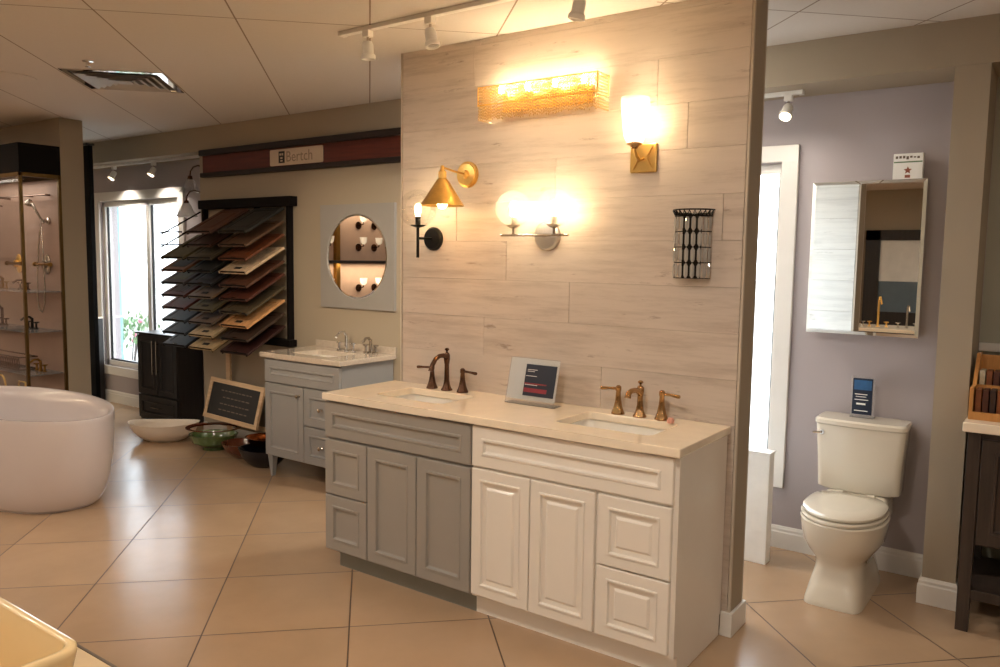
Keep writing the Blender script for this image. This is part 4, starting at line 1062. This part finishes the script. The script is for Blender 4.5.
t = thing('medicine_cabinet', 'wide medicine cabinet with glass front on lilac wall above the toilet', 'cabinet', (-.87, 4.43, 1.235))
a, b, z0, z1 = -1.137, -.603, 1.238, 2.018
MB().box(a + .003, b - .003, 4.388, 4.4785, z0 + .003, z1 - .003).build('body', M['mirror'], t)
w = MB().rectprof(a, b, z0, z1, 4.370, [(0, .006), (.016, .0)], 4.387); w.build('mirror_door', M['mirror'], t)
t = thing('small_box', 'small white printed box on top of the mirrored medicine cabinet', 'box', (-.69, 4.42, 2.0185))
MB().box(-.765, -.632, 4.40, 4.44, 2.0185, 2.145).build('body', M['paper'], t, bevel=.002)
MB().box(-.762, -.635, 4.3992, 4.3998, 2.100, 2.106).build('rule', M['leaf'], t)
random.seed(5)
for i in range(7):
    x = -.755 + i * .016; MB().box(x, x + .011, 4.3992, 4.3998, 2.115 + random.uniform(0, .008), 2.128 + random.uniform(0, .006)).build('print_mark', M['inkgrey'], t)
w = MB(); cc = Vector((-.698, 4.3995, 2.062)); pts = []
for k in range(10):
    r = .019 if k % 2 == 0 else .009; pts.append(cc + Vector((r * math.sin(k * PI / 5), 0, r * math.cos(k * PI / 5))))
w.loft([pts, [p + Vector((0, -.0006, 0)) for p in pts]]); w.build('emblem', M['emblem'], t)
MB().box(-.71, -.686, 4.3990, 4.3997, 2.026, 2.040).build('emblem_base', M['emblem'], t)

t = thing('white_panel', 'low white boxed panel standing on the floor behind the partition', 'panel', (-1.5, 4.18, 0))
MB().box(-1.75, -1.228, 4.155, 4.235, .0, .595).build('board', M['whiteplastic'], t, bevel=.004)
MB().box(-1.755, -1.223, 4.150, 4.240, .5955, .605).build('cap', M['whiteplastic'], t, bevel=.003)

# ------------------------------------------------------------------ right vanity
t = thing('dark_vanity', 'dark stained wood vanity at the right edge with open lower shelf', 'cabinet', (.1, 4.2, 0))
a, b, y0, y1 = -.325, .60, 3.925, 4.45
for x in (a, b - .05):
    for y in (y0, y1 - .05): MB().box(x, x + .05, y, y + .05, 0, .888).build('leg', M['espresso'], t, bevel=.002)
MB().box(a + .01, b - .01, y0 + .015, y1, .39, .888).build('body', M['espresso'], t, bevel=.002)
d_ = front('door', a + .055, .13, .40, .86, y0 - .004, BEAD, M['espresso'], t); knob(.09, .65, y0 - .004, d_)
d_ = front('door', .135, b - .055, .40, .86, y0 - .004, BEAD, M['espresso'], t); knob(.175, .65, y0 - .004, d_)
MB().box(a + .012, b - .012, y0 + .012, y1 - .012, .145, .19).build('shelf', M['espresso'], t, bevel=.002)
MB().box(a + .05, a + .075, y0 + .018, y0 + .04, .19, .28).build('corner_bracket', M['espresso'], t) if False else None
t = thing('dark_vanity_countertop', 'white countertop on the dark vanity at the right edge', 'countertop', (.1, 4.2, .89))
counter([(-.345, .62, None)], .8885, .930, 3.90, 4.448, 'slab', M['quartz'], t)
tag(MB().box(-.12, .10, 4.0, 4.16, .1905, .205).build('brochure', M['paper'], bevel=.001), 'white brochure on the lower shelf of the dark vanity', 'brochure')
# sample box
small_faucet('chrome faucet peeking up behind the honey wood sample box', -.24, 4.385, .9305, M['chrome'], .27, True, None, .05, .05)
t = thing('sample_box', 'honey wood tiered box of colour sample sticks on the right countertop', 'box', (-.1, 4.1, .9305))
def side(x): 
    pr = [(3.99, .9305), (4.30, .9305), (4.30, 1.20), (4.22, 1.20), (4.10, 1.07), (3.99, 1.07)]
    return [Vector((x, y, z)) for y, z in pr]
for x in (-.335, .12): MB().loft([side(x), side(x + .015)]).build('side_panel', M['honeywood'], t)
MB().box(-.32, .12, 3.99, 4.30, .9305, .945).build('bottom', M['honeywood'], t)
MB().box(-.32, .12, 4.285, 4.30, .945, 1.19).build('back_panel', M['honeywood'], t)
MB().box(-.32, .12, 3.99, 4.0, .945, .965).build('front_lip', M['honeywood'], t)
MB().box(-.32, .12, 4.12, 4.13, .945, 1.07).build('divider', M['honeywood'], t)
cs = [((150, 84, 40), 'orange brown'), ((190, 120, 62), 'honey'), ((60, 34, 24), 'dark brown'), ((206, 190, 160), 'cream'), ((120, 116, 104), 'grey'), ((96, 48, 28), 'chestnut'), ((34, 30, 30), 'black'), ((150, 130, 100), 'tan')]
for tier, (yy, zz, hh) in enumerate(((4.015, .9455, .115), (4.145, .9455, .185))):
    for i in range(16):
        c_, nm_ = cs[(i * 5 + tier * 3 + (i // 3)) % 8]; x = -.314 + i * .027
        w = MB().box(x, x + .022, yy, yy + .09, zz, zz + hh)
        tag(w.build('sample_stick', sm(c_), bevel=.0015), '%s sample stick, number place %s from left in %s row of box' % (nm_, ['first', 'second', 'third', 'fourth', 'fifth', 'sixth', 'seventh', 'eighth', 'ninth', 'tenth', 'eleventh', 'twelfth', 'thirteenth', 'fourteenth', 'fifteenth', 'sixteenth'][i], ['front', 'back'][tier]), 'sample', 'colour sample sticks')
for o in COL.objects:
    if o.name.startswith('sample_stick'): o['label'] = o['label'].replace('number place ', '')

# ------------------------------------------------------------------ rest of the showroom (seen in the mirrors)
t = thing('fixture_display', 'lit shelved display of wall lamps reflected in the round mirror', 'display', (XL + .2, -.6, 0))
MB().box(XL + .001, XL + .03, -2.6, 2.2, .3, 2.5).build('back_panel', M['casewall'], t)
for z in (.75, 1.5): MB().box(XL + .03, XL + .35, -2.6, 2.2, z, z + .04).build('shelf', M['signdark'], t)
for y in (-1.6, -.4, .9): MB().box(XL + .03, XL + .10, y, y + .08, .3, 2.5).build('post', M['oldbrass'], t)
light('AREA', 'shelf_light', t, (XL + .22, -.2, 1.49), 40, WARM, shape='RECTANGLE', size=.1, size_y=4)
light('AREA', 'shelf_light', t, (XL + .22, -.2, 2.45), 30, WARM, shape='RECTANGLE', size=.1, size_y=4)
proto = None; k = 0
for z in (1.75, 2.1, 1.1):
    for y in (-2.3, -1.95, -1.2, -.85, -.15, .2, .55, 1.3, 1.65):
        x = XL + .031 if abs(y) < 9 else 0
        if proto is None:
            proto = thing('display_sconce', 'small bronze and glass sconce on the reflected lamp display', 'wall light', (x, y, z), 'sconces on the reflected lamp display')
            MB().lathe([(.06, 0), (.06, .015), (.0, .02)], (x, y, z), 'X', 18).build('backplate', M['bronze'], proto, smooth=35)
            MB().tube([(x + .02, y, z), (x + .12, y, z + .02), (x + .12, y, z + .05)], .008, 8).build('arm', M['bronze'], proto)
            MB().lathe([(.02, .05), (.05, .08), (.06, .16)], (x + .12, y, z), 'Z', 18, cap=False).build('glass_shade', M['frost'], proto, smooth=50)
        else:
            c = proto.copy(); COL.objects.link(c); c.location = (x, y, z)
            for ch in proto.children:
                d = ch.copy(); COL.objects.link(d); d.parent = c
# back wall doorway and shelves
t = thing('glazed_door', 'dark framed glazed door with white blind behind the photographer', 'door', (-1.95, YB + .04, 0))
w = MB()
for a, b, c_, d in ((-2.55, -2.35, 0, 2.1), (-1.62, -1.42, 0, 2.1), (-2.55, -1.42, 1.95, 2.1), (-2.35, -1.62, 0, .9)): w.box(a, b, YB + .002, YB + .06, c_, d)
w.build('frame', M['blackwood'], t, merge=False)
MB().box(-2.35, -1.62, YB + .01, YB + .02, .9, 1.95).build('pane', M['outwin'], t)
MB().box(-2.35, -1.62, YB + .022, YB + .03, 1.35, 1.95).build('blind', M['blind'], t)
t = thing('shelf_unit', 'tall lit shelf unit beside the glazed door behind the photographer', 'shelf unit', (-3.1, YB + .15, 0))
MB().box(-3.5, -2.75, YB + .002, YB + .02, 0, 2.2).build('back_panel', M['casewall'], t)
for x in (-3.5, -2.77): MB().box(x, x + .02, YB + .02, YB + .3, 0, 2.2).build('side_panel', M['honeywood'], t)
for z in (.4, .85, 1.3, 1.75, 2.18): MB().box(-3.48, -2.77, YB + .02, YB + .3, z, z + .02).build('shelf', M['honeywood'], t)
light('AREA', 'shelf_light', t, (-3.1, YB + .2, 2.15), 6, WARM, shape='RECTANGLE', size=.6, size_y=.1)
t = thing('display_counter', 'cream counter of brass faucets reflected in the medicine cabinet', 'counter', (-1.7, -1.3, 0))
MB().box(-2.6, -1.1, -1.6, -1.0, 0, .84).build('body', M['blackwood'], t)
MB().box(-2.63, -1.07, -1.63, -.97, .8405, .88).build('top', M['quartz'], t, bevel=.004)
for i, (x, h, m_) in enumerate(((-2.3, .3, 'gold'), (-2.05, .22, 'chrome'), (-1.8, .34, 'gold'), (-1.5, .25, 'chrome'), (-1.25, .3, 'gold'))):
    small_faucet('%s faucet on the reflected display counter, %s' % ('brass' if m_ == 'gold' else 'chrome', ['leftmost', 'second', 'middle', 'fourth', 'rightmost'][i]), x, -1.25, .8805, M[m_], h, True, None, .16, .09)

# ------------------------------------------------------------------ daylight
wd = bpy.data.worlds.new('sky'); SC.world = wd; wd.use_nodes = True
nt = wd.node_tree; bg = nt.nodes['Background']
sky = nt.nodes.new('ShaderNodeTexSky'); sky.sky_type = 'HOSEK_WILKIE'; sky.turbidity = 6; sky.ground_albedo = .5
sky.sun_direction = Vector((.3, -.6, .75)).normalized()
mx = nt.nodes.new('ShaderNodeMix'); mx.data_type = 'RGBA'; mx.inputs[0].default_value = .75
nt.links.new(sky.outputs[0], mx.inputs[6]); mx.inputs[7].default_value = (.86, .94, 1.0, 1)
nt.links.new(mx.outputs[2], bg.inputs[0]); bg.inputs[1].default_value = 11.0
for q in (LW, RW):
    p = light('AREA', 'window_portal', None, ((q[0] + q[1]) / 2, 4.60, (q[2] + q[3]) / 2), 1, (1, 1, 1), shape='RECTANGLE', size=q[1] - q[0], size_y=q[3] - q[2])
    p.rotation_euler = (-PI / 2, 0, 0); p.data.cycles.is_portal = True

# ------------------------------------------------------------------ camera
F, YAW, PIT, ROL = 795.75, .62233, -.09364, .014106
cy, sy = math.cos(YAW), math.sin(YAW)
fw = Vector((-sy * math.cos(PIT), cy * math.cos(PIT), math.sin(PIT))); rt = Vector((cy, sy, 0)); up = rt.cross(fw)
r2 = rt * math.cos(ROL) + up * math.sin(ROL); u2 = -rt * math.sin(ROL) + up * math.cos(ROL)
cam = bpy.data.cameras.new('camera'); co = bpy.data.objects.new('camera', cam); COL.objects.link(co)
cam.sensor_width = 36; cam.sensor_fit = 'HORIZONTAL'; cam.lens = F / 1000 * 36; cam.clip_start = .02; cam.clip_end = 300
mw = Matrix((r2, u2, -fw)).transposed().to_4x4(); mw.translation = (0, 0, 1.6); co.matrix_world = mw
SC.camera = co
SC.view_settings.view_transform = 'Standard'; SC.view_settings.look = 'None'; SC.view_settings.gamma = 1
SC.view_settings.exposure = 0.30; SC.view_settings.use_curve_mapping = False
